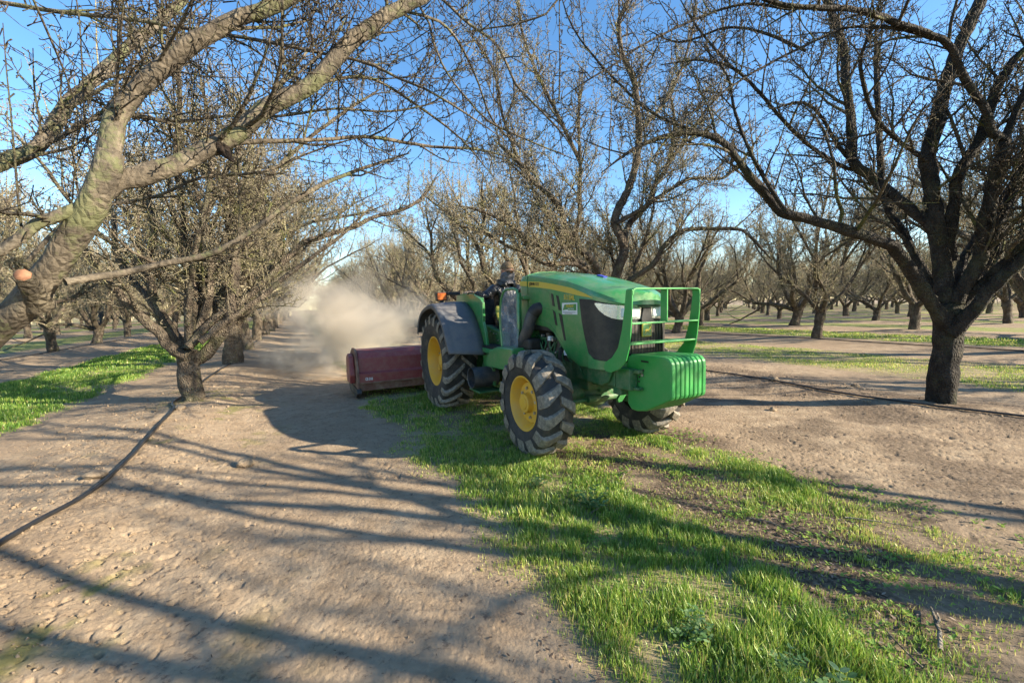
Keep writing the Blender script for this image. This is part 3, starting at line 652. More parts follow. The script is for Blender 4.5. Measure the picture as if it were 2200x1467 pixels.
# ------------------------------------------------------------------ grass blades
def _grass(N, L):
    a = N('Attribute'); a.attribute_name = 'tint'
    c = ramp(N, L, a.outputs['Fac'], [(0, (.08, .19, .025)), (.4, (.21, .345, .05)), (.72, (.40, .49, .09)), (1, (.62, .52, .20))])
    d = N('BsdfDiffuse'); L(c, d.inputs[0]); t = N('BsdfTranslucent'); L(c, t.inputs[0])
    g = N('BsdfGlossy'); g.inputs['Roughness'].default_value = .45; g.inputs[0].default_value = (.8, .85, .7, 1)
    m = N('MixShader'); m.inputs[0].default_value = .38; L(d.outputs[0], m.inputs[1]); L(t.outputs[0], m.inputs[2])
    m2 = N('MixShader'); m2.inputs[0].default_value = .05; L(m.outputs[0], m2.inputs[1]); L(g.outputs[0], m2.inputs[2])
    return m2.outputs[0]
GRASS = mat("grass_blades", _grass)
def blades(n, x, y, hmin, hmax, wd, tint, r, bend=.5):
    z = height(x, y)-.004; a = r.random(n)*6.283; hgt = r.uniform(hmin, hmax)
    ux, uy = np.cos(a), np.sin(a); b = r.random(n)*bend*hgt; a2 = a+1.57+r.normal(size=n)*.4
    bx, by = np.cos(a2)*b, np.sin(a2)*b
    w_ = wd*r.uniform(.7, 1.3, n)
    P = np.empty((n, 5, 3))
    for k, (s, t, ww) in enumerate(((-1, 0, 1), (1, 0, 1), (1, .55, .8), (-1, .55, .8), (0, 1, 0))):
        q = t**1.8
        P[:, k, 0] = x+ux*w_*ww*s*.5+bx*q; P[:, k, 1] = y+uy*w_*ww*s*.5+by*q; P[:, k, 2] = z+hgt*t*(1-.12*(t == 1))
    base = np.arange(n)[:, None]*5
    return P.reshape(-1, 3), base+np.array([[0, 1, 2, 3]]), base+np.array([[3, 2, 4]]), np.repeat(tint, 5)
def grass_field(al0, al1, pe0, pe1, per_m2, hs, wd, r, name, lab, yellow=0.0, view=True):
    area = (al1-al0)*(pe1-pe0); n = int(area*per_m2)
    al = r.uniform(al0, al1, n); pe = r.uniform(pe0, pe1, n)
    # clump the blades into tufts
    tn = fbm(al*9, pe*9)
    x, y = W2(al, pe)
    D = dens(x, y); k = (r.random(n) < D*(.34+1.25*sstep(.34, .6, tn))*(.72+.65*sstep(.35, .55, fbm(x*3.3+5, y*3.3)))) & (y > -.5) & (np.abs(np.arctan2(x, y)) < R(62))
    k &= np.hypot(x, y) > .7
    x, y, D, pe, tn = x[k], y[k], D[k], pe[k], tn[k]; m = len(x)
    hg = hs*(.30+.70*D)*(.45+1.1*tn)*(.55+.95*fbm(x*3.3+5, y*3.3))
    edge = np.clip(1-D*1.4, 0, 1)
    tint = np.clip(.40+.28*r.normal(size=m)*.8+.5*(r.random(m) < .10)+.35*edge+.25*(fbm(x*2, y*2+9)-.47)*2+yellow, 0, 1)
    return blades(m, x, y, hg*.6, hg*1.25, wd, tint, r)
def merge_blades(L, name, lab, cat=None):
    V = []; Q = []; T = []; C = []; b = 0
    for v, q, t, c in L:
        V.append(v); Q.append(q+b); T.append(t+b); C.append(c); b += len(v)
    o = raw_mesh(name, np.vstack(V), [np.vstack(Q), np.vstack(T)], GRASS, False, None, {"tint": np.concatenate(C)})
    return tag(o, lab, cat, kind="stuff")
r = np.random.default_rng(21)
L = [grass_field(-1.5, 2.2, .4, 3.8, 19000, .062, .0038, r, '', ''), grass_field(2.2, 4.5, .4, 3.8, 9500, .055, .0055, r, '', ''),
     grass_field(4.5, 12, .4, 3.8, 4200, .06, .009, r, '', '')]
merge_blades(L, "grass", "bright green grass strip under and in front of the tractor", "grass")
L = [grass_field(4.5, 14, -6.0, -2.6, 2300, .06, .009, r, '', '', -.14), grass_field(14, 34, -6.0, -2.6, 700, .07, .020, r, '', '', -.1)]  # negative tint shift darkens these blades to imitate partial shade
merge_blades(L, "grass", "lush green grass strip on the far left behind the first tree row", "grass")
L = [grass_field(-2, 10, 8.7, 12.2, 1100, .045, .010, r, '', '', .24), grass_field(10, 34, 8.7, 12.2, 380, .055, .018, r, '', '', .24),
     grass_field(0, 34, 15.7, 19.2, 420, .06, .02, r, '', '', .18)]
merge_blades(L, "grass", "thin yellowish grass strips between the rows on the right", "grass")
# broad-leaved seedlings sprinkled through the thin grass
def leaf_geo(c, d, L_, w_, up):
    d = unit(np.array(d)); s = unit(np.cross(d, [0, 0, 1])); u = np.array([0, 0, 1.0])
    P = [c, c+d*L_*.3+s*w_*.5+u*up*.25, c+d*L_*.7+s*w_*.42+u*up*.6, c+d*L_+u*up*.7, c+d*L_*.7-s*w_*.42+u*up*.6, c+d*L_*.3-s*w_*.5+u*up*.25]
    return P
r = np.random.default_rng(4); Vv = []; Ff = []; Tn = []
n = 5200; al = r.uniform(-.6, 4.2, n); pe = r.uniform(1.2, 3.6, n); x, y = W2(al, pe); D = dens(x, y); z = height(x, y)
cn = fbm(x*3.1, y*3.1+70)
for q in range(n):
    if y[q] < .8 or r.random() > sstep(.42, .6, cn[q])*.95+.05: continue
    a0 = r.random()*6.28; sc = r.uniform(.6, 1.4)*.016; tt = r.uniform(.2, .62)
    for m in range(int(r.integers(3, 6))):
        a = a0+m*1.5+r.normal()*.3
        b = len(Vv); Vv += leaf_geo(np.array([x[q], y[q], z[q]+.006+r.random()*.02]), (math.cos(a), math.sin(a), 0), sc*r.uniform(.8, 1.3), sc*.6, sc*.6); Ff.append([b, b+1, b+2, b+3]); Ff.append([b, b+3, b+4, b+5]); Tn += [tt]*6
o = raw_mesh("clover", Vv, [np.array(Ff)], GRASS, False, None, {"tint": Tn}); tag(o, "tiny clover seedlings among brown leaf litter right of the lush grass", "clover", kind="stuff")
# dead leaves
def _leafm(N, L):
    p = N('BsdfPrincipled'); a = N('Attribute'); a.attribute_name = 'tint'
    L(ramp(N, L, a.outputs['Fac'], [(0, (.05, .03, .02)), (.5, (.15, .10, .065)), (1, (.34, .26, .19))]), p.inputs['Base Color']); p.inputs['Roughness'].default_value = .8
    return p.outputs[0]
LEAF = mat("dead_leaf", _leafm); Vv = []; Ff = []; Tn = []
n = 22000; al = r.uniform(-.8, 4.0, n); pe = r.uniform(.6, 4.6, n); x, y = W2(al, pe); z = height(x, y); cn = fbm(x*2.2, y*2.2+50)
for q in range(n):
    if y[q] < .8 or r.random() > sstep(.38, .56, cn[q])*(1 if 1.9 < pe[q] < 3.4 else .22): continue
    a = r.random()*6.28; sc = r.uniform(.008, .030); b = len(Vv); tt = r.random()
    P = leaf_geo(np.array([x[q], y[q], z[q]+.004+r.random()*.006]), (math.cos(a), math.sin(a), 0), sc, sc*.4, sc*r.normal()*.35)
    Vv += P; Ff.append([b, b+1, b+2, b+3]); Ff.append([b, b+3, b+4, b+5]); Tn += [tt]*6
n = 14000; al = r.uniform(-1, 9, n); pe = np.where(r.random(n) < .3, r.uniform(-3, 1, n), r.uniform(3, 8, n)); x, y = W2(al, pe); z = height(x, y)
for q in range(n):
    if y[q] < .8 or math.hypot(x[q], y[q]) > 7: continue
    a = r.random()*6.28; sc = r.uniform(.004, .016); b = len(Vv)
    Vv += leaf_geo(np.array([x[q], y[q], z[q]+.005]), (math.cos(a), math.sin(a), 0), sc*1.6, sc*.35, sc*.3); Ff.append([b, b+1, b+2, b+3]); Ff.append([b, b+3, b+4, b+5]); Tn += [r.random()*.5]*6
o = raw_mesh("leaf_litter", Vv, [np.array(Ff)], LEAF, False, None, {"tint": Tn}); tag(o, "curled brown dead leaves scattered over the thin grass at lower right", "leaf litter", kind="stuff")
# crumbs of soil
def ico(sub):
    bm = bmesh.new(); bmesh.ops.create_icosphere(bm, subdivisions=sub, radius=1); v = np.array([q.co[:] for q in bm.verts]); f = np.array([[k.index for k in q.verts] for q in bm.faces]); bm.free(); return v, f
IV, IF = ico(1)
r = np.random.default_rng(31); n = 42000
al = r.uniform(-1.5, 9, n); pe = np.where(r.random(n) < .55, r.normal(-1.4, .75, n), r.uniform(-3, 7.8, n)); pe[::4] = r.normal(6.6, .5, len(pe[::4])); x, y = W2(al, pe)
k = (y > .6) & (np.hypot(x, y) > .8) & (lawn(x, y) < .5) & (np.abs(np.arctan2(x, y)) < R(60)) & (r.random(n) < np.exp(-(np.min([np.abs(pe-q) for q in (-1.5, 6.7)], axis=0)/1.1)**2)*.8+.2) & (fbm(x*1.3+60, y*1.3) > .36)
x, y = x[k], y[k]; z = height(x, y); m = len(x)
s = 0.002+.0045*r.random(m)**3+.014*r.random(m)**40
P = IV[None]*(1+.28*r.normal(size=(m, len(IV), 1)))*s[:, None, None]*r.uniform(.6, 1.2, (m, 1, 3)); P += np.stack([x, y, z+s*.3], -1)[:, None, :]
F_ = (np.arange(m)[:, None, None]*len(IV)+IF[None]).reshape(-1, 3)
o = raw_mesh("soil_crumbs", P.reshape(-1, 3), [F_], GROUND, False); tag(o, "loose crumbs of dry tan soil strewn along the berms", "soil crumbs", kind="stuff")
# ------------------------------------------------------------------ tractor (own frame: x forward, y to its left, z up, origin under the rear axle)
A0 = R(-63.0); ORG = (-0.2256, 6.0947, 0.0)
tr = empty("tractor", ORG, A0); tag(tr, "green and yellow low profile open station orchard tractor with front weights and brush guard", "tractor")
def bm_obj(name, bm, m, parent, smooth=False, bev=0.0, seg=2, ang=35):
    me = bpy.data.meshes.new(name)
    bmesh.ops.recalc_face_normals(bm, faces=bm.faces[:])
    bm.to_mesh(me); bm.free(); me.materials.append(m)
    o = col_link(bpy.data.objects.new(name, me)); o.parent = parent
    if bev > 0:
        b = o.modifiers.new("bevel", 'BEVEL'); b.width = bev; b.segments = seg; b.limit_method = 'ANGLE'; b.angle_limit = R(ang); b.harden_normals = False
    if smooth: me.shade_smooth(); me.set_sharp_from_angle(angle=R(ang+5))
    return o
def a_box(bm, x0, x1, y0, y1, z0, z1, rot=None):
    m = Matrix.Translation(((x0+x1)/2, (y0+y1)/2, (z0+z1)/2)) @ (rot or Matrix()) @ Matrix.Diagonal((x1-x0, y1-y0, z1-z0, 1))
    bmesh.ops.create_cube(bm, size=1, matrix=m)
def a_prism(bm, poly, y0, y1, axis='y'):
    def P(a, b, c): return (a, c, b) if axis == 'y' else (c, a, b) if axis == 'x' else (a, b, c)
    v0 = [bm.verts.new(P(a, b, y0)) for a, b in poly]; v1 = [bm.verts.new(P(a, b, y1)) for a, b in poly]
    n = len(poly); bm.faces.new(v0); bm.faces.new(v1[::-1])
    for i in range(n): bm.faces.new((v0[i], v0[(i+1) % n], v1[(i+1) % n], v1[i]))
def a_cyl(bm, p0, p1, r, seg=20, r2=None, caps=True):
    p0 = Vector(p0); p1 = Vector(p1); d = p1-p0
    m = Matrix.Translation((p0+p1)/2) @ d.to_track_quat('Z', 'Y').to_matrix().to_4x4()
    bmesh.ops.create_cone(bm, segments=seg, radius1=r, radius2=r if r2 is None else r2, depth=d.length, cap_ends=caps, matrix=m)
def a_tube(bm, pts, r, seg=8, closed=False):
    C = np.array(pts, float); n = len(C); rings = []
    for i in range(n):
        a = C[(i-1) % n] if closed or i > 0 else C[i]; b = C[(i+1) % n] if closed or i < n-1 else C[i]
        t = unit(b-a); ref = np.array([0, 1.0, 0]) if abs(t[1]) < .9 else np.array([1.0, 0, 0]); u = unit(np.cross(t, ref)); v = np.cross(t, u)
        rr = r[i] if isinstance(r, (list, tuple)) else r
        rings.append([bm.verts.new(C[i]+rr*(u*math.cos(k*6.2832/seg)+v*math.sin(k*6.2832/seg))) for k in range(seg)])
    for i in range(n if closed else n-1):
        A, B = rings[i], rings[(i+1) % n]
        for k in range(seg): bm.faces.new((A[k], A[(k+1) % seg], B[(k+1) % seg], B[k]))
    if not closed: bm.faces.new(rings[0][::-1]); bm.faces.new(rings[-1])
def smoothpts(P, step=.03): return catmull(np.array(P, float), step)
def a_lathe_y(bm, prof, cx, cz, seg=72):
    """prof: list of (radius, y)"""
    rings = []
    for rr, y in prof: rings.append([bm.verts.new((cx+rr*math.cos(k*6.28318/seg), y, cz+rr*math.sin(k*6.28318/seg))) for k in range(seg)])
    for A, B in zip(rings[:-1], rings[1:]):
        for k in range(seg): bm.faces.new((A[k], A[(k+1) % seg], B[(k+1) % seg], B[k]))
    return rings
def part(name, m, fn, parent=tr, **kw):
    bm = bmesh.new(); fn(bm); return bm_obj(name, bm, m, parent, **kw)
# ---- wheels
def wheel(cx, cz, Rr, yo, yi, rimr, nlug, lh, front):
    """yo outer face, yi inner face (y)"""
    sgn = 1 if yo > yi else -1; w_ = abs(yo-yi); mid = (yo+yi)/2
    wh = bpy.data.objects.new("wheel", None); col_link(wh); wh.parent = tr
    Rc = Rr-lh
    def Yf(f): return mid+sgn*f*w_/2          # f=+1 outer, -1 inner
    prof = [(rimr, Yf(.72)), (rimr+.012, Yf(.80)), (rimr+.03, Yf(.86)), (rimr+(Rc-rimr)*.45, Yf(.97)), (rimr+(Rc-rimr)*.72, Yf(1.0)), (Rc-.035, Yf(.96)), (Rc-.012, Yf(.86)), (Rc, Yf(.6)), (Rc+.006, Yf(0)),
            (Rc, Yf(-.6)), (Rc-.012, Yf(-.86)), (Rc-.035, Yf(-.96)), (rimr+(Rc-rimr)*.72, Yf(-1)), (rimr+(Rc-rimr)*.45, Yf(-.97)), (rimr+.03, Yf(-.86)), (rimr, Yf(-.72))]
    t = part("tyre", RUBBER, lambda bm: a_lathe_y(bm, prof, cx, cz, 96), wh, smooth=True, ang=60)
    def lugs(bm):
        for side in (1, -1):
            for k in range(nlug):
                th0 = 6.28318*(k+(.5 if side < 0 else 0))/nlug
                sweep = (.42 if not front else .24)*14/nlug*(1.0 if front else 1.15)
                st = []
                for f, dz, wd in ((-.08, 0, .8), (.25, .30, .9), (.55, .55, 1.0), (.82, .80, 1.15), (1.0, .95, 1.25), (1.035, 1.0, 1.3)):
                    th = th0-sweep*dz; hw = .42*6.28318/nlug*wd*(.60 if front else .38)
                    top = Rr-(0 if f < .8 else .012 if f < .95 else .045 if f < 1.02 else .10); bot = Rc-.02-(0 if f < .9 else .05 if f < 1.02 else .09)
                    y = Yf(side*f)
                    st.append([bm.verts.new((cx+rr*math.cos(th+s*hw*q), y, cz+rr*math.sin(th+s*hw*q))) for rr, s, q in ((bot, -1, 1.15), (top, -1, .8), (top, 1, .8), (bot, 1, 1.15))])
                for A, B in zip(st[:-1], st[1:]):
                    for i in range(4): bm.faces.new((A[i], A[(i+1) % 4], B[(i+1) % 4], B[i]))
                bm.faces.new(st[0]); bm.faces.new(st[-1][::-1])
    l = part("lugs", LUG, lugs, t, bev=.006, seg=2)
    dish = .35 if front else .05
    rp = [(rimr+.014, Yf(.80)), (rimr+.014, Yf(.83)), (rimr+.002, Yf(.83)), (rimr-.012, Yf(.74)), (rimr-.03, Yf(.45)), (rimr-.055, Yf(.2)), (rimr-.055, Yf(dish)), (rimr*.42, Yf(dish+.06)), (rimr*.40, Yf(dish+.1)), (0.001, Yf(dish+.1))]
    rim = part("rim", YELLOW, lambda bm: a_lathe_y(bm, rp, cx, cz, 72), wh, smooth=True, ang=30)
    rim.data.materials.append(DARKSTEEL)
    def hub(bm):
        a_cyl(bm, (cx, Yf(dish), cz), (cx, Yf(dish+(.42 if front else .3)), cz), rimr*.40, 32, rimr*.36)
        a_cyl(bm, (cx, Yf(dish+(.3 if front else .2)), cz), (cx, Yf(dish+(.47 if front else .42)), cz), rimr*(.24 if front else .22), 24)
    part("hub", YELLOW, hub, wh, smooth=True, bev=.006, ang=30)
    def bolts(bm):
        for k in range(8):
            a = k*6.28318/8+.2; rr = rimr*.56
            a_cyl(bm, (cx+rr*math.cos(a), Yf(dish+.02), cz+rr*math.sin(a)), (cx+rr*math.cos(a), Yf(dish+.14), cz+rr*math.sin(a)), .014, 6)
            if not front: a_cyl(bm, (cx+rimr*.8*math.cos(a+.3), Yf(dish), cz+rimr*.8*math.sin(a+.3)), (cx+rimr*.8*math.cos(a+.3), Yf(dish+.12), cz+rimr*.8*math.sin(a+.3)), .014, 6)
    part("bolts", BOLT, bolts, rim)
    if not front:
        def lug2(bm):
            for k in range(4):
                a = k*1.5708+.5
                bmesh.ops.create_cube(bm, size=1, matrix=Matrix.Translation((cx+rimr*.82*math.cos(a), Yf(.13), cz+rimr*.82*math.sin(a))) @ Matrix.Rotation(-a, 4, 'Y') @ Matrix.Diagonal((.06, .05, .09, 1)))
        part("rim_clamps", YELLOW, lug2, rim, bev=.004)
    return wh
wheel(2.2, .465, .475, -.80, -.50, .236, 14, .036, True)
wheel(2.2, .465, .475, .80, .50, .236, 14, .036, True)
wheel(0, .625, .64, -.95, -.53, .315, 19, .042, False)
wheel(0, .625, .64, .95, .53, .315, 19, .042, False)
# ---- hood
HS = [(1.56, .335, 1.655, 1.695, 1.16), (1.67, .338, 1.64, 1.685, 1.14), (1.93, .345, 1.605, 1.655, 1.12), (2.05, .348, 1.587, 1.64, 1.07), (2.15, .35, 1.57, 1.622, .98), (2.29, .35, 1.548, 1.602, .86), (2.46, .35, 1.505, 1.565, .80), (2.605, .347, 1.463, 1.53, .80), (2.63, .346, 1.455, 1.525, 1.375), (2.74, .335, 1.425, 1.497, 1.352), (2.82, .31, 1.395, 1.472, 1.338), (2.88, .27, 1.37, 1.452, 1.328), (2.925, .20, 1.345, 1.436, 1.32), (2.945, .12, 1.335, 1.425, 1.318)]
def hood(bm):
    rings = []
    for x, w_, zc, zt, zb in HS:
        h = [(w_-.012, zb), (w_, zb+.03 if zb < 1.2 else zb+.006), (w_, (zb+zc)/2), (w_, zc-.03), (w_-.012, zc), (w_-.05, zc+(zt-zc)*.30), (w_*.6, zc+(zt-zc)*.72), (w_*.3, zt-.004), (.02, zt), (.004, zt-.006)]
        pts = [(-a, b) for a, b in h]+[(a, b) for a, b in h[::-1]]
        rings.append([bm.verts.new((x, a, b)) for a, b in pts])
    for A, B in zip(rings[:-1], rings[1:]):
        for i in range(len(A)-1): bm.faces.new((A[i], B[i], B[i+1], A[i+1]))
    bm.faces.new(rings[0]); bm.faces.new(rings[-1][::-1])
part("hood", GREEN, hood, smooth=True, ang=22)
def cowl(bm):
    rings = []
    for x, w_, zc, zt in ((1.38, .33, 1.62, 1.66), (1.42, .335, 1.65, 1.69), (1.545, .335, 1.66, 1.70)):
        h = [(w_, .95), (w_, zc-.03), (w_-.012, zc), (w_*.6, zc+(zt-zc)*.75), (0.0, zt)]
        pts = [(-a, b) for a, b in h]+[(a, b) for a, b in h[::-1][1:]]
        rings.append([bm.verts.new((x, a, b)) for a, b in pts])
    for A, B in zip(rings[:-1], rings[1:]):
        for i in range(len(A)-1): bm.faces.new((A[i], B[i], B[i+1], A[i+1]))
    bm.faces.new(rings[0]); bm.faces.new(rings[-1][::-1])
part("dash_cowl", GREEN, cowl, smooth=True, ang=25)
part("heat_shield", BLACK, lambda bm: a_box(bm, 1.40, 2.45, -.325, .325, 1.08, 1.33), bev=.01)
for s in (-1, 1):
    def mirror(fn):
        def g(bm):
            fn(bm)
            if s > 0: bmesh.ops.scale(bm, vec=(1, -1, 1), verts=bm.verts)
        return g
    def stripe(bm):
        top = [(1.40, 1.60), (1.53, 1.593)]; bot = [(1.40, 1.555), (1.53, 1.548)]
        a_prism(bm, [(1.385, 1.60), (1.54, 1.592), (1.54, 1.538), (1.385, 1.553)], -.341, -.334)
        t = [(1.565, 1.59), (1.80, 1.572), (2.02, 1.543), (2.2, 1.515), (2.36, 1.488), (2.48, 1.455), (2.59, 1.422), (2.66, 1.392)]
        b = [(1.565, 1.533), (1.80, 1.514), (2.02, 1.490), (2.2, 1.462), (2.3, 1.445), (2.42, 1.425), (2.51, 1.410), (2.66, 1.390)]
        rings = []
        for (xa, za), (xb, zb) in zip(t, b):
            def wy(x): return float(np.interp(x, [q[0] for q in HS], [q[1] for q in HS]))+.003
            rings.append([bm.verts.new(v) for v in ((xa, -wy(xa), za), (xb, -wy(xb), zb), (xb, -wy(xb)+.02, zb), (xa, -wy(xa)+.02, za))])
        for A, B in zip(rings[:-1], rings[1:]):
            for i in range(4): bm.faces.new((A[i], B[i], B[(i+1) % 4], A[(i+1) % 4]))
        bm.faces.new(rings[0]); bm.faces.new(rings[-1][::-1])
    part("side_stripe", STRIPE, mirror(stripe))
    def vents(bm):
        for q in ([(2.03, 1.45), (2.065, 1.438), (2.095, 1.325), (2.055, 1.33)], [(2.12, 1.43), (2.16, 1.42), (2.205, 1.285), (2.16, 1.29)],
                  [(2.06, 1.29), (2.10, 1.27), (2.135, 1.145), (2.10, 1.15)], [(2.16, 1.262), (2.215, 1.245), (2.275, 1.01), (2.245, 1.015)]):
            a_prism(bm, q, -.3525, -.34)
    part("side_vents", BLACK, mirror(vents))
    def seams(bm):
        for P in ([(1.60, 1.505), (1.80, 1.50), (1.96, 1.475), (2.0, 1.45), (2.02, 1.36), (2.045, 1.31)], [(1.57, 1.355), (1.72, 1.345), (1.9, 1.31), (2.08, 1.285)], [(1.72, 1.20), (1.90, 1.18), (2.05, 1.12), (2.2, 1.0)]):
            C = smoothpts([(a, 0, b) for a, b in P], .04)
            for p, q in zip(C[:-1], C[1:]):
                n_ = unit(np.array([-(q[2]-p[2]), q[0]-p[0]]))*.0025
                wy = float(np.interp(p[0], [t[0] for t in HS], [t[1] for t in HS]))
                a_prism(bm, [(p[0]-n_[0], p[2]-n_[1]), (q[0]-n_[0], q[2]-n_[1]), (q[0]+n_[0], q[2]+n_[1]), (p[0]+n_[0], p[2]+n_[1])], -wy-.0015, -wy+.008)
    part("panel_seams", GREEN2, mirror(seams))
    PL = [(2.49, .354), (2.52, .3545), (2.56, .3535), (2.61, .352), (2.68, .348), (2.74, .339), (2.79, .32), (2.84, .29), (2.875, .25), (2.895, .19), (2.905, .10), (2.91, 0)]
    def strip(bm, cols, th=.02, off=0.0):
        rings = []
        for i, (x, y, zb, zt) in enumerate(cols):
            a = cols[max(i-1, 0)]; b = cols[min(i+1, len(cols)-1)]; t = unit(np.array([b[0]-a[0], -(b[1]-a[1])])); n_ = np.array([t[1], -t[0]])
            ox, oy = n_*off; ix, iy = -n_*th
            rings.append([bm.verts.new(v) for v in ((x+ox, -y+oy, zt), (x+ox, -y+oy, zb), (x+ix, -y+iy, zb), (x+ix, -y+iy, zt))])
        for A, B in zip(rings[:-1], rings[1:]):
            for i in range(4): bm.faces.new((A[i], B[i], B[(i+1) % 4], A[(i+1) % 4]))
        bm.faces.new(rings[0]); bm.faces.new(rings[-1][::-1])
    ztop = [1.388, 1.386, 1.383, 1.38, 1.37, 1.355, 1.345, 1.335, 1.33, 1.325, 1.32, 1.32]; zbot = [1.375, 1.20, 1.06, .93, .885, .88, .878, .875, .87, .868, .866, .866]
    part("grille_screen", BLACK, mirror(lambda bm: strip(bm, [(x, y, b, t) for (x, y), b, t in zip(PL, zbot, ztop)])), smooth=True, ang=40)
    part("lower_cowl", GREEN, mirror(lambda bm: strip(bm, [(x, y, .80, z) for (x, y), z in zip(PL[3:], [.926, .881, .876, .874, .871, .866, .864, .862, .862, .862])], off=.002)), smooth=True, ang=40)
    hl = [(2.70, .347, 1.335, 1.348), (2.74, .340, 1.29, 1.346), (2.79, .322, 1.25, 1.338), (2.84, .293, 1.225, 1.332), (2.875, .255, 1.213, 1.326), (2.897, .195, 1.208, 1.322), (2.907, .12, 1.21, 1.318), (2.911, .055, 1.215, 1.316)]
    h_ = part("headlight", CHROME, mirror(lambda bm: strip(bm, hl, off=.006)), smooth=True, ang=40)
    part("lamp_lens", WHITE, mirror(lambda bm: (a_box(bm, 2.895, 2.922, -.17, -.07, 1.225, 1.305), a_box(bm, 2.865, 2.905, -.24, -.19, 1.228, 1.30))), h_, bev=.008)
def louvres(bm):
    for k in range(13):
        y = -.20+k*.0333
        if abs(y) < .02: continue
        a_box(bm, 2.895, 2.913-abs(y)*.05, y-.006, y+.006, .90, 1.195)
part("grille_ribs", DARKSTEEL, louvres)
part("grille_centre", BLACK, lambda bm: a_prism(bm, [(-.06, 1.21), (-.035, 1.325), (.035, 1.325), (.06, 1.21), (.05, 1.17), (-.05, 1.17)], 2.905, 2.928, 'x'), bev=.004)
bd = part("badge", STRIPE, lambda bm: a_box(bm, 2.915, 2.930, -.052, .052, 1.065, 1.175), bev=.022, seg=4)
part("badge_field", GREEN, lambda bm: a_box(bm, 2.925, 2.9315, -.045, .045, 1.073, 1.167), bd, bev=.018, seg=4)
part("badge_deer", STRIPE, lambda bm: (a_prism(bm, [(-.032, 1.115), (-.01, 1.128), (.012, 1.124), (.026, 1.140), (.034, 1.138), (.026, 1.122), (.014, 1.11), (.032, 1.098), (.012, 1.104), (-.008, 1.106), (-.034, 1.09), (-.018, 1.112)], 2.930, 2.934, 'x'),
    a_prism(bm, [(.026, 1.140), (.018, 1.155), (.024, 1.143), (.034, 1.152), (.032, 1.14)], 2.930, 2.934, 'x')), bd)
part("blue_tag", paint("blue_tag", (.02, .05, .4), .5, .1), lambda bm: a_box(bm, 2.30, 2.40, -.015, .03, 1.585, 1.600, Matrix.Rotation(R(13), 4, 'Y')))
# lettering
def text(body, size, mat_, parent, loc, rot, ext=.0015, bold=.0, sx=1.0, name="lettering"):
    c = bpy.data.curves.new("t", 'FONT'); c.body = body; c.size = size; c.extrude = ext; c.offset = bold; c.align_x = 'LEFT'; c.space_character = 1.05
    t = bpy.data.objects.new("t", c); scn.collection.objects.link(t); bpy.context.view_layer.update()
    me = bpy.data.meshes.new_from_object(t.evaluated_get(bpy.context.evaluated_depsgraph_get())); bpy.data.objects.remove(t); bpy.data.curves.remove(c)
    me.transform(Matrix.Translation(loc) @ rot @ Matrix.Diagonal((sx, 1, 1, 1))); me.materials.clear(); me.materials.append(mat_)
    o = col_link(bpy.data.objects.new(name, me)); o.parent = parent; return o
RX = Matrix.Rotation(R(90), 4, 'X')
def side_rot(deg): return Matrix.Rotation(R(deg), 4, 'Y') @ RX
text("JOHN DEERE", .042, DARKSTEEL, tr, (1.60, -.343, 1.548), side_rot(4), bold=.0006)
text("5115ML", .062, STRIPE, tr, (2.25, -.352, 1.388), side_rot(4), bold=.0012, sx=.80)
def sticker(bm): a_box(bm, 2.22, 2.455, -.354, -.345, 1.25, 1.355, None)
stk = part("dealer_decal", WHITE, sticker, bev=.003)
part("decal_field", GREEN, lambda bm: a_prism(bm, [(2.235, 1.287), (2.262, 1.34), (2.445, 1.345), (2.445, 1.287), (2.32, 1.287), (2.31, 1.296)], -.3555, -.353), stk)
text("Midland", .034, STRIPE, stk, (2.29, -.3562, 1.317), side_rot(0), ext=.0006, bold=.0006)
text("TRACTOR", .020, WHITE, stk, (2.315, -.3562, 1.293), side_rot(0), ext=.0006)
for i_, z in enumerate((1.270, 1.259)):
    part("decal_line", DARKSTEEL, lambda bm: [a_box(bm, 2.235+k*.0136+(.03 if i_ else 0), 2.245+k*.0136+(.03 if i_ else 0), -.3556, -.353, z-.002, z+.002) for k in range(15 if i_ == 0 else 9)], stk)
# ---- brush guard
GP = [(3.08, 1.44), (3.145, 1.44), (3.14, 1.26), (3.125, 1.09), (3.11, 1.0), (3.08, .91), (3.0, .835), (2.91, .80), (2.85, .80), (2.815, .83), (2.84, .875), (2.92, .92), (2.99, 1.0), (3.035, 1.14), (3.06, 1.29)]
bg_ = bpy.data.objects.new("brush_guard", None); col_link(bg_); bg_.parent = tr
for y0, y1 in ((-.362, -.35), (.35, .362)): part("side_plate", WGREEN, lambda bm: a_prism(bm, GP, y0, y1), bg_, bev=.003)
def topbar(bm):
    P = [(-.356, 1.40), (-.356, 1.432), (-.345, 1.445), (-.32, 1.452), (.32, 1.452), (.345, 1.445), (.356, 1.432), (.356, 1.40)]
    Q = [(-.344, 1.40), (-.344, 1.428), (-.336, 1.436), (-.32, 1.441), (.32, 1.441), (.336, 1.436), (.344, 1.428), (.344, 1.40)]
    rs = [[bm.verts.new(v) for v in ((3.078, p[0], p[1]), (3.147, p[0], p[1]), (3.147, q[0], q[1]), (3.078, q[0], q[1]))] for p, q in zip(P, Q)]
    for A, B in zip(rs[:-1], rs[1:]):
        for i in range(4): bm.faces.new((A[i], B[i], B[(i+1) % 4], A[(i+1) % 4]))
    bm.faces.new(rs[0]); bm.faces.new(rs[-1][::-1])
part("top_bar", WGREEN, topbar, bg_, bev=.002)
for z, x0, x1 in ((1.19, 3.055, 3.135), (1.035, 3.01, 3.112)): part("cross_bar", WGREEN, lambda bm: a_box(bm, x0, x1, -.35, .35, z-.006, z+.006), bg_, bev=.002)
part("centre_post", WGREEN, lambda bm: a_box(bm, 3.075, 3.14, -.006, .006, 1.196, 1.441), bg_, bev=.002)
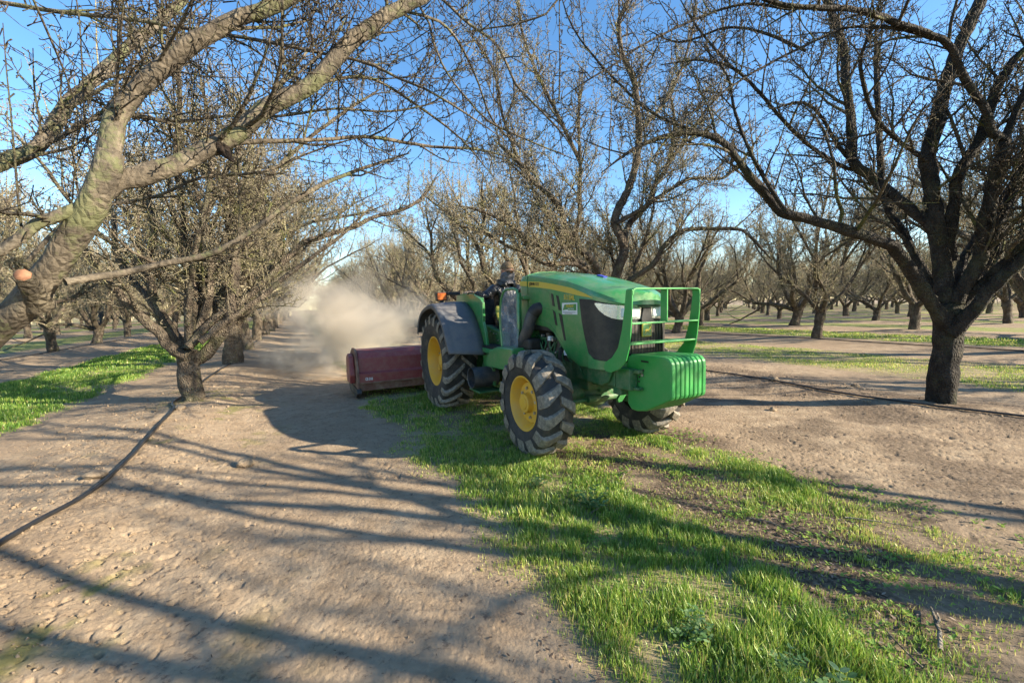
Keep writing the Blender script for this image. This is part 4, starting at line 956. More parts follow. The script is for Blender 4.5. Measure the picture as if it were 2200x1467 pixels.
# ---- suitcase weights
WP = [(2.89, .86), (2.90, .91), (2.94, .935), (3.27, .945), (3.32, .935), (3.35, .905), (3.355, .86), (3.355, .66), (3.345, .635), (3.10, .505), (3.0, .485), (2.94, .488), (2.90, .53)]
for k in range(8):
    y0 = -.182+k*.0455
    part("front_weight", WGREEN, lambda bm: a_prism(bm, WP, y0, y0+.0440), bev=.013, seg=3)
def wt_marks(bm):
    a_box(bm, 3.05, 3.13, -.1835, -.180, .885, .900)
    pass
part("weight_slot", BLACK, wt_marks)
for x, z in ((3.035, .80), (3.035, .765), (3.075, .825), (3.03, .73)): part("weight_hole", BLACK, lambda bm: a_cyl(bm, (x, -.1838, z), (x, -.178, z), .009, 12))
part("weight_bolt", BOLT, lambda bm: a_cyl(bm, (3.07, -.192, .785), (3.07, -.178, .785), .013, 6))
def bracket(bm):
    a_box(bm, 2.86, 3.02, -.27, -.19, .66, .83); a_box(bm, 2.86, 3.0, .19, .27, .66, .83); a_box(bm, 2.80, 2.895, -.25, .25, .60, .84)
    a_box(bm, 2.98, 3.08, -.235, -.185, .795, .825); a_box(bm, 2.98, 3.08, -.235, -.185, .665, .69)
part("weight_bracket", GREEN2, bracket, bev=.008)
def frame(bm):
    a_box(bm, 2.30, 2.84, -.26, -.20, .66, .80); a_box(bm, 2.30, 2.84, .20, .26, .66, .80); a_box(bm, 2.45, 2.80, -.20, .20, .62, .72)
    a_box(bm, 1.2, 2.4, -.20, .20, .55, .80); a_box(bm, -.25, 1.25, -.22, .22, .40, .86)
    a_prism(bm, [(2.50, .80), (2.84, .80), (2.78, .69), (2.70, .655), (2.49, .66)], -.285, -.262)
    a_cyl(bm, (0, -.55, .625), (0, .55, .625), .11, 24)
    for y in (-.3, .3): a_box(bm, -.16, .16, y-.08, y+.08, .45, .80)
part("chassis", GREEN2, frame, bev=.012)
def axle(bm):
    a_cyl(bm, (2.2, -.50, .465), (2.2, -.12, .50), .075, 20, .10); a_cyl(bm, (2.2, .50, .465), (2.2, .12, .50), .075, 20, .10)
    bmesh.ops.create_uvsphere(bm, u_segments=20, v_segments=12, radius=.16, matrix=Matrix.Translation((2.22, 0, .50)) @ Matrix.Diagonal((1, 1.15, .95, 1)))
    for y in (-.47, .47):
        a_cyl(bm, (2.2, y, .34), (2.2, y, .60), .06, 16); a_cyl(bm, (2.2, y*1.04, .465), (2.2, y*1.35, .465), .11, 20)
    a_cyl(bm, (2.34, -.45, .45), (2.34, .45, .45), .02, 10); a_cyl(bm, (2.36, -.18, .46), (2.36, .18, .46), .035, 12)
    a_box(bm, 2.1, 2.4, -.06, .06, .52, .64)
part("front_axle", GREEN2, axle, smooth=True, bev=.004)
part("steering_stop", WGREEN, lambda bm: (a_prism(bm, [(.02, .47), (.10, .565), (.16, .575), (.20, .555), (.17, .52), (.12, .50), (.07, .445), (.03, .44)], 2.52, 2.55, 'x')), bev=.004)
def engine(bm):
    a_box(bm, 1.45, 2.45, -.20, .20, .78, 1.08); a_box(bm, 1.6, 1.75, -.27, -.20, .80, .98); a_box(bm, 1.95, 2.12, -.28, -.20, .84, 1.0); a_box(bm, 2.2, 2.32, -.26, -.2, .82, .95)
    a_cyl(bm, (1.85, -.26, .82), (1.85, -.26, 1.06), .035, 14); a_cyl(bm, (2.12, -.30, .80), (2.12, -.30, .93), .03, 14)
part("engine", DARKSTEEL, engine, bev=.008)
def plumbing(bm):
    r_ = np.random.default_rng(8)
    for i in range(15):
        x = r_.uniform(1.65, 2.35); y = -.27-r_.random()*.05
        a_tube(bm, smoothpts([(x, y, .76+r_.random()*.05), (x+r_.normal()*.04, y-.02, .86), (x+r_.normal()*.05, y, .95+r_.random()*.05), (x+r_.normal()*.12, y+.05, 1.02)], .03), .006+r_.random()*.005, 6)
    a_tube(bm, [(2.30, -.30, .95), (2.45, -.31, .74)], .005, 6); a_tube(bm, [(2.27, -.30, .92), (2.28, -.30, .74)], .005, 6)
part("pipework", GREEN2, plumbing)
part("fittings", BOLT, lambda bm: [a_cyl(bm, (x, -.325, z), (x, -.29, z), rr, 8) for x, z, rr in ((1.62, .955, .012), (1.70, .955, .012), (1.80, 1.03, .014), (1.90, .90, .010), (2.0, 1.0, .018), (2.05, .88, .010), (1.75, .86, .010), (2.2, .90, .012))])
part("fuel_filter", WHITE, lambda bm: (a_cyl(bm, (2.235, -.315, .87), (2.235, -.315, .985), .028, 14), a_box(bm, 1.905, 1.955, -.32, -.28, .985, 1.03)), smooth=True, bev=.003)
ex = part("exhaust_pipe", EXH, lambda bm: a_tube(bm, smoothpts([(1.80, -.30, 1.30), (1.76, -.37, 1.285), (1.725, -.405, 1.21), (1.69, -.42, 1.10), (1.62, -.425, 1.0), (1.55, -.42, .93)], .02), .060, 20), smooth=True, ang=50)
part("exhaust_collar", BLACK, lambda bm: a_tube(bm, smoothpts([(1.805, -.30, 1.305), (1.77, -.36, 1.295), (1.745, -.39, 1.25)], .015), [.066]*12+[.068]*0 if False else .067, 20), ex, smooth=True, ang=50)
part("muffler_base", BLACK, lambda bm: a_box(bm, 1.45, 1.78, -.46, -.30, .88, 1.0), bev=.03, seg=3)
def canister(bm):
    a_cyl(bm, (.86, -.42, .50), (.86, -.74, .50), .122, 36, caps=False); a_cyl(bm, (.86, -.42, .50), (.86, -.735, .50), .113, 36, caps=False)
    a_cyl(bm, (.86, -.44, .50), (.86, -.43, .50), .12, 36)
    rg = [bm.verts.new((.86+.122*math.cos(k*.17453), -.74, .50+.122*math.sin(k*.17453))) for k in range(36)]; r2 = [bm.verts.new((.86+.113*math.cos(k*.17453), -.735, .50+.113*math.sin(k*.17453))) for k in range(36)]
    for k in range(36): bm.faces.new((rg[k], rg[(k+1) % 36], r2[(k+1) % 36], r2[k]))
part("air_duct", EXH, canister, smooth=True, ang=40)
part("side_tank", GREEN, lambda bm: a_prism(bm, [(.98, .68), (1.0, .75), (1.12, .85), (1.30, .895), (1.66, .905), (1.66, .66), (1.0, .64)], -.60, -.25), bev=.02, seg=3)
def steps(bm):
    a_box(bm, .70, 1.02, -.70, -.40, .335, .355); a_box(bm, .72, .76, -.46, -.42, .35, .80); a_prism(bm, [(.62, .40), (.98, .40), (.95, .66), (.85, .72), (.70, .70), (.60, .55)], -.50, -.46)
    a_cyl(bm, (1.25, -.55, .40), (1.25, -.45, .40), .03, 12)
part("step", GREEN2, steps, bev=.006)
part("platform_edge", GREEN, lambda bm: a_box(bm, .60, 1.46, -.56, .56, .79, .845), bev=.008)
part("platform_mat", BLACK, lambda bm: (a_box(bm, .60, 1.44, -.545, .545, .845, .87), [a_box(bm, .80+i*.05, .82+i*.05, -.53, -.36, .87, .878) for i in range(12)]), bev=.003)
part("floor_console", GREEN2, lambda bm: (a_prism(bm, [(.45, .86), (1.0, .86), (1.0, 1.02), (.70, 1.05), (.45, 1.1)], -.36, -.28), a_prism(bm, [(.45, .86), (1.0, .86), (1.0, 1.02), (.70, 1.05), (.45, 1.1)], .28, .36), a_box(bm, .30, 1.4, -.14, .14, .86, 1.0)), bev=.01)
part("console_bolts", BOLT, lambda bm: [a_cyl(bm, (x, -.372, z), (x, -.355, z), .010, 8) for x, z in ((.72, 1.0), (.80, 1.0), (.84, .92), (.62, 1.02))])
part("gear_boot", BLACK, lambda bm: (a_cyl(bm, (.88, -.22, .99), (.88, -.22, 1.06), .085, 16, .07), a_cyl(bm, (.88, -.22, 1.06), (.88, -.22, 1.10), .065, 16, .05), a_cyl(bm, (.88, -.22, 1.10), (.87, -.22, 1.14), .045, 16, .03)), smooth=True, bev=.008)
lv = part("gear_lever", BOLT, lambda bm: a_tube(bm, smoothpts([(.87, -.22, 1.12), (.85, -.23, 1.22), (.86, -.26, 1.30)]), .010, 8), smooth=True)
part("lever_knob", paint("brown_knob", (.28, .12, .06), .5, .2), lambda bm: a_tube(bm, [(.86, -.255, 1.23), (.86, -.26, 1.27), (.865, -.265, 1.32), (.865, -.267, 1.34)], [.014, .022, .022, .010], 10), lv, smooth=True)
part("side_levers", BLACK, lambda bm: [a_tube(bm, smoothpts([(.45+i*.05, -.42, 1.25), (.47+i*.05, -.42, 1.4), (.44+i*.05, -.43, 1.515)]), [.008]*3 if False else .008, 6) for i in range(3)])
# windscreen panel
WF = [(1.24, .86), (1.205, 1.10), (1.20, 1.27), (1.245, 1.42), (1.31, 1.495), (1.38, 1.515), (1.54, 1.515), (1.605, 1.50), (1.64, 1.45), (1.64, 1.10)]
part("screen_frame", GREEN, lambda bm: a_tube(bm, [(a, -.50, b) for a, b in WF], .0155, 8), smooth=True, ang=60)
def _plex(N, L):
    p = N('BsdfPrincipled'); p.inputs['Base Color'].default_value = (.35, .42, .5, 1); p.inputs['Roughness'].default_value = .12
    t = N('BsdfTransparent'); m = N('MixShader'); f = ramp(N, L, noise(N, L, 7, 6, .75), [(.42, (.14, .14, .14)), (.60, (.30, .30, .30)), (.75, (.7, .7, .7))])
    L(f, m.inputs[0]); L(t.outputs[0], m.inputs[1]); L(p.outputs[0], m.inputs[2]); return m.outputs[0]
PLEX = mat("scuffed_plexiglass", _plex)
part("side_screen", PLEX, lambda bm: a_prism(bm, WF+[(1.60, .88)], -.502, -.498))
part("post", GREEN, lambda bm: (a_box(bm, 1.50, 1.545, -.455, -.41, .88, 1.475), a_box(bm, 1.40, 1.60, -.42, -.33, 1.40, 1.44)), bev=.006)
part("dash_panel", BLACK, lambda bm: a_prism(bm, [(1.22, 1.35), (1.38, 1.36), (1.385, 1.62), (1.30, 1.585)], -.24, .24), bev=.02, seg=3)
def swheel(bm):
    m = Matrix.Translation((1.08, 0, 1.50)) @ Matrix.Rotation(R(-38), 4, 'Y')
    C = [m @ Vector((.19*math.cos(t), .19*math.sin(t), 0)) for t in np.linspace(0, 6.28318, 37)[:-1]]
    a_tube(bm, C, .0135, 8, closed=True)
    for a in (0.5, 2.6, 4.7): a_tube(bm, [m @ Vector((0, 0, -.03)), m @ Vector((.19*math.cos(a), .19*math.sin(a), 0))], .009, 6)
    a_tube(bm, [m @ Vector((0, 0, .0)), m @ Vector((0, 0, -.28))], .022, 10)
part("steering_wheel", BLACK, swheel, smooth=True, ang=60)
def seat(bm):
    a_box(bm, .05, .56, -.25, .25, .96, 1.08); a_box(bm, -.08, .08, -.24, .24, 1.04, 1.50, Matrix.Rotation(R(-10), 4, 'Y')); a_box(bm, .1, .5, -.18, .18, .84, .97)
part("seat", DKRED, seat, bev=.05, seg=4)
# fenders
FP = [(-.60, .98), (-.56, 1.10), (-.48, 1.20), (-.35, 1.285), (-.12, 1.35), (.08, 1.375), (.22, 1.365), (.36, 1.31), (.47, 1.24), (.60, 1.12), (.70, .98), (.77, .87), (.84, .80)]
FI = [(-.56, .98), (-.52, 1.12), (-.44, 1.23), (-.33, 1.31), (-.12, 1.385), (.10, 1.40), (.26, 1.375), (.42, 1.30), (.54, 1.20), (.66, 1.06), (.74, .93), (.80, .82), (.84, .755)]
for s in (-1, 1):
    def fender(bm):
        C0 = smoothpts([(a, 0, b) for a, b in FP], .03); C1 = smoothpts([(a, 0, b) for a, b in FI], .03); n = min(len(C0), len(C1))
        C0 = C0[np.linspace(0, len(C0)-1, 44).astype(int)]; C1 = C1[np.linspace(0, len(C1)-1, 44).astype(int)]
        rows = []
        for p, q in zip(C0, C1):
            cen = np.array([.0, 0, .62]); d0 = unit(np.array([p[0], 0, p[2]-.62]))
            L_ = []
            for f, dr in ((0, -.055), (0.0, -.012), (.03, 0), (.12, .004), (.16, .0), (.19, .004), (.5, .012), (.8, .008), (1.0, 0)):
                b = p*(1-f)+q*f; y = -.975+(.45)*f
                L_.append(bm.verts.new((b[0]+d0[0]*dr, y if s < 0 else -y, b[2]+d0[2]*dr)))
            rows.append(L_)
        for A, B in zip(rows[:-1], rows[1:]):
            for i in range(len(A)-1): bm.faces.new((A[i], B[i], B[i+1], A[i+1]))
    f_ = part("fender", FENDER, fender, smooth=True, ang=40)
    so_ = f_.modifiers.new("t", 'SOLIDIFY'); so_.thickness = .010; so_.offset = 0
    GF = [(-.20, 1.40), (-.16, 1.49), (.10, 1.515), (.43, 1.495), (.66, 1.435), (.74, 1.38), (.74, 1.15), (.80, 1.02), (.845, .86), (.85, .58), (.78, .56), (.70, .74), (.66, .90), (.56, 1.06), (.42, 1.21), (.20, 1.33), (-.05, 1.37)]
    part("inner_fender", GREEN, lambda bm: a_prism(bm, GF, s*.515 if s > 0 else -.515, s*.48), bev=.006)
    part("fender_shelf", GREEN, lambda bm: a_prism(bm, [(-.16, 1.475), (.10, 1.50), (.43, 1.48), (.60, 1.445), (.60, 1.40), (-.16, 1.40)], min(s*.485, s*.43), max(s*.485, s*.43)), bev=.01)
    lb = part("rear_lamp", BLACK, lambda bm: (a_box(bm, -.24, -.165, min(s*.80, s*.645), max(s*.80, s*.645), 1.425, 1.54), a_box(bm, -.20, -.13, min(s*.655, s*.47), max(s*.655, s*.47), 1.50, 1.545), a_box(bm, -.22, -.17, min(s*.75, s*.70), max(s*.75, s*.70), 1.36, 1.43)), bev=.006)
    part("amber_lens", AMBER, lambda bm: a_box(bm, -.17, -.150, min(s*.79, s*.665), max(s*.79, s*.665), 1.437, 1.53), lb, bev=.005)
# linkage to the mower
def link(bm):
    for y in (-.38, .38): a_tube(bm, [(-.1, y*.6, .42), (-1.1, y, .40)], .028, 8); a_tube(bm, [(-.25, y*.6, .86), (-.75, y*.9, .42)], .018, 8)
    a_tube(bm, [(-.2, 0, .85), (-1.1, 0, .72)], .024, 8)
part("lift_arms", DARKSTEEL, link, smooth=True)
# ------------------------------------------------------------------ flail mower
mw = empty("flail_mower", ORG, A0); tag(mw, "wide red flail mower towed behind the tractor, offset to its side in the dust", "mower")
MP = [(-1.08, .24), (-1.08, .38), (-1.14, .395), (-1.16, .60), (-1.20, .675), (-1.28, .715), (-1.55, .715), (-1.78, .62), (-1.90, .40), (-1.90, .25)]
part("deck", REDP, lambda bm: a_prism(bm, MP, -1.74, .80), mw, bev=.012, seg=3)
part("front_flap", REDP, lambda bm: a_box(bm, -1.083, -1.065, -1.76, .80, .245, .375), mw, bev=.004)
part("skirt", RUST, lambda bm: (a_box(bm, -1.12, -1.09, -1.75, .8, .12, .245), a_box(bm, -1.10, -1.06, -1.76, .80, .225, .25)), mw, bev=.004)
for s, y in ((0, -1.775), (1, .80)):
    ep = part("end_plate", RUST, lambda bm: a_prism(bm, [(-1.05, .14), (-1.05, .40), (-1.13, .62), (-1.20, .70), (-1.30, .735), (-1.56, .735), (-1.80, .64), (-1.93, .42), (-1.93, .14)], y, y+.03), mw, bev=.004)
    part("skid_shoe", DARKSTEEL, lambda bm: a_prism(bm, [(-1.0, .10), (-1.04, .16), (-1.92, .16), (-1.98, .10), (-1.90, .03), (-1.12, .02)], y-.02, y+.05), mw, bev=.006)
part("belt_cover", REDP, lambda bm: a_prism(bm, [(-1.25, .22), (-1.20, .35), (-1.30, .62), (-1.45, .66), (-1.62, .60), (-1.68, .35), (-1.60, .20)], -1.86, -1.775), mw, bev=.02, seg=3)
part("gearbox", DARKSTEEL, lambda bm: (a_box(bm, -1.55, -1.25, -.15, .15, .71, .90), a_cyl(bm, (-1.25, 0, .80), (-.9, 0, .72), .05, 14)), mw, bev=.02)
part("hitch_frame", REDP, lambda bm: (a_prism(bm, [(-1.1, .38), (-1.06, .38), (-1.12, .95), (-1.2, .95)], -.40, -.37), a_prism(bm, [(-1.1, .38), (-1.06, .38), (-1.12, .95), (-1.2, .95)], .37, .40), a_box(bm, -1.2, -1.12, -.4, .4, .88, .94)), mw, bev=.006)
text("CS 310", .055, WHITE, mw, (-1.062, -1.66, .28), Matrix.Rotation(R(90), 4, 'Z') @ RX, bold=.0022, sx=.62)
# rear guard rubber and roller
part("roller", DARKSTEEL, lambda bm: a_cyl(bm, (-1.80, -1.70, .13), (-1.80, .78, .13), .085, 24), mw, smooth=True)
# ------------------------------------------------------------------ driver
def skin(name, nodes, edges, m, parent, sub=2, root=0):
    me = bpy.data.meshes.new(name); me.from_pydata([n[:3] for n in nodes], edges, []); me.update()
    o = col_link(bpy.data.objects.new(name, me)); o.parent = parent
    sk = o.modifiers.new("s", 'SKIN'); sk.use_smooth_shade = True
    for i, n in enumerate(nodes):
        v = me.skin_vertices[0].data[i]; rr = n[3]; v.radius = (rr, n[4] if len(n) > 4 else rr); v.use_root = (i == root)
    s = o.modifiers.new("u", 'SUBSURF'); s.levels = sub; s.render_levels = sub
    me.materials.append(m); return o
person = empty("person", ORG, A0)
tag(person, "tractor driver in a black jacket, tan cap and grey face scarf, arm on the fender", "person")
def cloth(name, c, sc=18, rough=.7, st=.5, light=None):
    def b(N, L):
        p = N('BsdfPrincipled'); f = noise(N, L, sc, 5, .6)
        L(ramp(N, L, f, [(.35, c), (.7, light or tuple(min(1, q*1.8) for q in c))]), p.inputs['Base Color']); p.inputs['Roughness'].default_value = rough
        w_ = noise(N, L, 11, 3, .5)
        L(bump(N, L, w_, st, .05), p.inputs['Normal']); return p.outputs[0]
    return mat(name, b)
JACKET = cloth("black_jacket", (.010, .010, .011), 10, .33, .9)
SKIN = cloth("skin", (.36, .18, .12), 20, .5, .1)
SCARF = cloth("grey_scarf", (.10, .10, .11), 25, .9, .9, (.20, .19, .205))
CAP = cloth("tan_cap", (.11, .075, .04), 25, .85, .3)
JEANS = cloth("dark_trousers", (.03, .035, .05), 20, .8, .6)
BOOT = cloth("boots", (.06, .04, .025), 20, .7, .3)
GLOVE = cloth("work_glove", (.14, .11, .09), 30, .8, .4)
VIS = cloth("yellow_cloth", (.38, .34, .06), 16, .8, .5)
# seated at local (.30, 0): pelvis on the seat, torso upright, right arm out to the fender shelf, left hand on the wheel
body = skin("body", [(.28, 0, 1.14, .15, .17), (.29, 0, 1.26, .15, .175), (.32, 0, 1.42, .145, .19), (.34, 0, 1.54, .125, .19), (.36, 0, 1.615, .075, .09), (.375, 0, 1.665, .052), (.39, 0, 1.72, .055),
    (.36, -.17, 1.56, .078), (.37, -.29, 1.47, .068), (.40, -.40, 1.47, .058), (.40, -.475, 1.51, .042),
    (.36, .17, 1.56, .078), (.44, .28, 1.40, .068), (.66, .25, 1.40, .056), (.90, .17, 1.49, .040),
    (.36, -.10, 1.12, .09), (.74, -.17, 1.15, .075), (.88, -.19, .98, .058), (.93, -.19, .93, .05),
    (.36, .10, 1.12, .09), (.74, .17, 1.15, .075), (.88, .19, .98, .058), (.93, .19, .93, .05)],
    [(0, 1), (1, 2), (2, 3), (3, 4), (4, 5), (5, 6), (3, 7), (7, 8), (8, 9), (9, 10), (3, 11), (11, 12), (12, 13), (13, 14), (0, 15), (15, 16), (16, 17), (17, 18), (0, 19), (19, 20), (20, 21), (21, 22)], JACKET, person, 2)
# trousers over the legs and boots
for s in (-1, 1):
    skin("trouser_leg", [(.40, s*.10, 1.12, .098), (.58, s*.14, 1.15, .092), (.75, s*.175, 1.155, .082), (.84, s*.185, 1.04, .070), (.90, s*.19, .96, .062)], [(0, 1), (1, 2), (2, 3), (3, 4)], JEANS, person, 2)
    skin("boot", [(.90, s*.19, .945, .05), (.93, s*.19, .905, .048), (1.0, s*.19, .90, .042), (1.06, s*.19, .895, .034)], [(0, 1), (1, 2), (2, 3)], BOOT, person, 2)
def head(bm):
    m = Matrix.Translation((.405, 0, 1.785)) @ Matrix.Rotation(R(6), 4, 'Y')
    bmesh.ops.create_uvsphere(bm, u_segments=28, v_segments=20, radius=1, matrix=m @ Matrix.Diagonal((.095, .078, .115, 1)))
    bmesh.ops.create_uvsphere(bm, u_segments=12, v_segments=8, radius=1, matrix=m @ Matrix.Translation((.098, 0, .0)) @ Matrix.Diagonal((.022, .015, .026, 1)))
    for s in (-1, 1):
        bmesh.ops.create_uvsphere(bm, u_segments=10, v_segments=8, radius=1, matrix=m @ Matrix.Translation((-.005, s*.080, 0)) @ Matrix.Diagonal((.022, .010, .032, 1)))
        bmesh.ops.create_uvsphere(bm, u_segments=10, v_segments=8, radius=1, matrix=m @ Matrix.Translation((.080, s*.034, .022)) @ Matrix.Diagonal((.016, .020, .012, 1)))
hd = part("head", SKIN, head, person, smooth=True, ang=80)
def eyes(bm):
    for s in (-1, 1): bmesh.ops.create_uvsphere(bm, u_segments=10, v_segments=8, radius=.0125, matrix=Matrix.Translation((.488, s*.033, 1.797)))
    for s in (-1, 1): a_box(bm, .488, .502, s*.036-.022, s*.036+.022, 1.820, 1.827)
part("eyes", BLACK, eyes, hd, smooth=True)
def cap(bm):
    m = Matrix.Translation((.40, 0, 1.825)) @ Matrix.Rotation(R(4), 4, 'Y')
    bmesh.ops.create_uvsphere(bm, u_segments=28, v_segments=16, radius=1, matrix=m @ Matrix.Diagonal((.100, .083, .094, 1)))
    bmesh.ops.bisect_plane(bm, geom=bm.verts[:]+bm.edges[:]+bm.faces[:], plane_co=(.4, 0, 1.822), plane_no=(.05, 0, 1), clear_inner=True)
    P = [(.0, -.088), (.06, -.082), (.12, -.07), (.16, -.045), (.175, 0), (.16, .045), (.12, .07), (.06, .082), (.0, .088)]
    v0 = [bm.verts.new((.42+a, b, 1.838-a*.28-abs(b)*.15)) for a, b in P]; v1 = [bm.verts.new((.42+a, b, 1.830-a*.28-abs(b)*.15)) for a, b in P]
    bm.faces.new(v0); bm.faces.new(v1[::-1])
    for i in range(len(P)): bm.faces.new((v0[i], v0[(i+1) % len(P)], v1[(i+1) % len(P)], v1[i]))
part("cap", CAP, cap, person, smooth=True, ang=35)
def scarf(bm):
    rings = []
    for k, (z, rx, ry, cx) in enumerate(((1.772, .100, .080, .405), (1.760, .108, .086, .408), (1.74, .112, .092, .408), (1.70, .100, .088, .402), (1.665, .094, .090, .39), (1.635, .105, .108, .38), (1.615, .12, .125, .37))):
        rings.append([bm.verts.new((cx+rx*math.cos(t)*(1+.03*math.sin(5*t+k*1.3)), ry*math.sin(t)*(1+.03*math.sin(4*t+k)), z+.012*math.cos(t)+.004*math.sin(7*t+k))) for t in np.linspace(0, 6.28318, 33)[:-1]])
    for A, B in zip(rings[:-1], rings[1:]):
        for i in range(32): bm.faces.new((A[i], A[(i+1) % 32], B[(i+1) % 32], B[i]))
sc_ = part("face_scarf", SCARF, scarf, person, smooth=True, ang=80); q = sc_.modifiers.new("t", 'SOLIDIFY'); q.thickness = .006
def collar(bm):
    rings = []
    for z, rx, ry in ((1.60, .13, .15), (1.645, .12, .13), (1.675, .125, .13), (1.672, .115, .12)):
        rings.append([bm.verts.new((.365+rx*math.cos(t), ry*math.sin(t), z-.02*math.cos(t))) for t in np.linspace(.35, 5.93, 29)])
    for A, B in zip(rings[:-1], rings[1:]):
        for i in range(28): bm.faces.new((A[i], A[i+1], B[i+1], B[i]))
cl_ = part("jacket_collar", JACKET, collar, person, smooth=True, ang=80); q = cl_.modifiers.new("t", 'SOLIDIFY'); q.thickness = .012
part("jacket_hem", JACKET, lambda bm: a_tube(bm, smoothpts([(.43, -.09, 1.13), (.46, -.05, 1.30), (.475, 0, 1.42), (.45, .0, 1.6)]), .009, 6), person, smooth=True)
skin("yellow_towel", [(.50, -.20, 1.34, .03, .02), (.56, -.21, 1.24, .045, .02), (.60, -.21, 1.14, .035, .02)], [(0, 1), (1, 2)], VIS, person, 2)
def hand(name, wrist, dirv, palmn, curl):
    """palm, four unequal bent fingers and a thumb from the side of the palm"""
    w0 = np.array(wrist); d = unit(np.array(dirv)); n_ = unit(np.array(palmn)-d*np.dot(palmn, d)); s = np.cross(d, n_)
    P = [(*w0, .026, .020), (*(w0+d*.045), .038, .020), (*(w0+d*.08), .036, .017)]; E_ = [(0, 1), (1, 2)]
    for i, (off, L_) in enumerate(((-.030, .066), (-.010, .078), (.010, .073), (.029, .058))):
        b = w0+d*.082+s*off; a = .25*curl; p = b; last = 2; th = 0
        for j in range(3):
            th += curl*(.5 if j == 0 else .75); dd = d*math.cos(th)+n_*math.sin(th); p = p+dd*L_*(.42, .33, .25)[j]
            if j == 0: P.append((*b, .0105)); E_.append((last, len(P)-1)); last = len(P)-1
            P.append((*p, (.0095, .0088, .0075)[j])); E_.append((last, len(P)-1)); last = len(P)-1
    t = w0+d*.03-s*.030; P.append((*t, .014)); E_.append((1, len(P)-1)); k = len(P)-1
    t2 = t-s*.025+d*.025+n_*.012; P.append((*t2, .011)); E_.append((k, k+1)); t3 = t2+d*.025+n_*.018; P.append((*t3, .009)); E_.append((k+1, k+2))
    return skin(name, P, E_, GLOVE, person, 2)
hand("hand", (.40, -.475, 1.515), (.15, -1, .10), (0, 0, -1), .35)
hand("hand", (.895, .165, 1.495), (.75, -.25, .35), (-.3, 0, -1), 1.0)
# ------------------------------------------------------------------ dust behind the mower
def dust():
    bm = bmesh.new(); bmesh.ops.create_icosphere(bm, subdivisions=4, radius=1)
    o = bm_obj("dust_cloud", bm, None, None) if False else None
    me = bpy.data.meshes.new("dust_cloud"); bm.to_mesh(me); bm.free()
    o = col_link(bpy.data.objects.new("dust_cloud", me))
    m = bpy.data.materials.new("dust"); m.use_nodes = True; n = m.node_tree; n.nodes.clear(); out = n.nodes.new("ShaderNodeOutputMaterial")
    def N(t, **k):
        q = n.nodes.new("ShaderNode"+t)
        for a, v in k.items(): setattr(q, a, v)
        return q
    L = n.links.new
    tc = N('TexCoord').outputs['Object']
    ln = N('VectorMath', operation='LENGTH'); L(tc, ln.inputs[0])
    fall = ramp(N, L, ln.outputs['Value'], [(.25, (1, 1, 1)), (.62, (.5, .5, .5)), (.98, (0, 0, 0))])
    mp = N('Mapping'); L(tc, mp.inputs[0]); mp.inputs['Scale'].default_value = (1.9, 1.1, 1.0); mp.inputs['Rotation'].default_value = (.3, .5, .2)
    ns = noise(N, L, 2.3, 5, .62, vec=mp.outputs[0])
    # lift: thin with height, dense by the mower
    sx = N('SeparateXYZ'); L(tc, sx.inputs[0])
    hz = ramp(N, L, math_(N, L, 'MULTIPLY_ADD', sx.outputs['Z'], .5, .5), [(.45, (1, 1, 1)), (.98, (.10, .10, .10))])
    nr = ramp(N, L, math_(N, L, 'MULTIPLY_ADD', sx.outputs['X'], .5, .5), [(0.0, (.35, .35, .35)), (.55, (1, 1, 1))])
    d = math_(N, L, 'ADD', math_(N, L, 'MULTIPLY_ADD', ns, 7.5, -3.5), math_(N, L, 'MULTIPLY_ADD', fall, 1.3, -.85))
    d = math_(N, L, 'MAXIMUM', d, 0.0)
    d = math_(N, L, 'MULTIPLY', math_(N, L, 'MULTIPLY', d, fall), math_(N, L, 'MULTIPLY', hz, nr))
    d = math_(N, L, 'MULTIPLY', d, DUST_D)
    v = N('VolumePrincipled'); v.inputs['Color'].default_value = (.92, .83, .70, 1); v.inputs['Anisotropy'].default_value = .1
    L(d, v.inputs['Density']); L(v.outputs[0], out.inputs['Volume'])
    me.materials.append(m); tag(o, "tan dust cloud rolling up behind the red mower", "dust cloud", kind="stuff")
    return o
DUST_D = 3.9
dc = dust()
# centre behind the mower (local -4, -1.4), long axis with the row
ca, sa = math.cos(A0), math.sin(A0)
def TL(x, y, z): return (ORG[0]+ca*x-sa*y, ORG[1]+sa*x+ca*y, z)
dc.location = TL(-5.4, -1.35, .8); dc.rotation_euler = (0, 0, A0); dc.scale = (4.1, 2.4, 1.95)
# ------------------------------------------------------------------ drip hoses, stones, sticks, weeds
HOSE = paint("black_poly_hose", (.015, .016, .018), .34, .06, dirtc=(.22, .18, .14), sc=9)
def hose(pts, rr, lab, dz=.012):
    C = catmull(np.array([(a, b, 0) for a, b in pts], float), .12); C[:, 2] = height(C[:, 0], C[:, 1])+rr*.6+dz
    t = Tubes(); t.add(C, np.full(len(C), rr), 8); o = t.mesh("drip_hose", HOSE, None); tag(o, lab, "hose", "black drip hoses along the tree rows"); return o
Lr = [W2(a, -1.56+.06*math.sin(a*1.7)) for a in (9.5, 12.2, 14.5, 17, 20, 24, 30)]
hose([(-2.2, .2), (-2.5, 1.2), (-2.80, 2.10), (-2.92, 2.55), (-3.0, 2.95), (-3.30, 3.55), (-3.68, 4.2), (-4.05, 4.85), (-4.42, 5.5), (-4.72, 5.85), (-5.0, 6.5), (-5.3, 7.2)]+Lr, .0155, "black drip hose snaking along the left row past the nearest left tree")
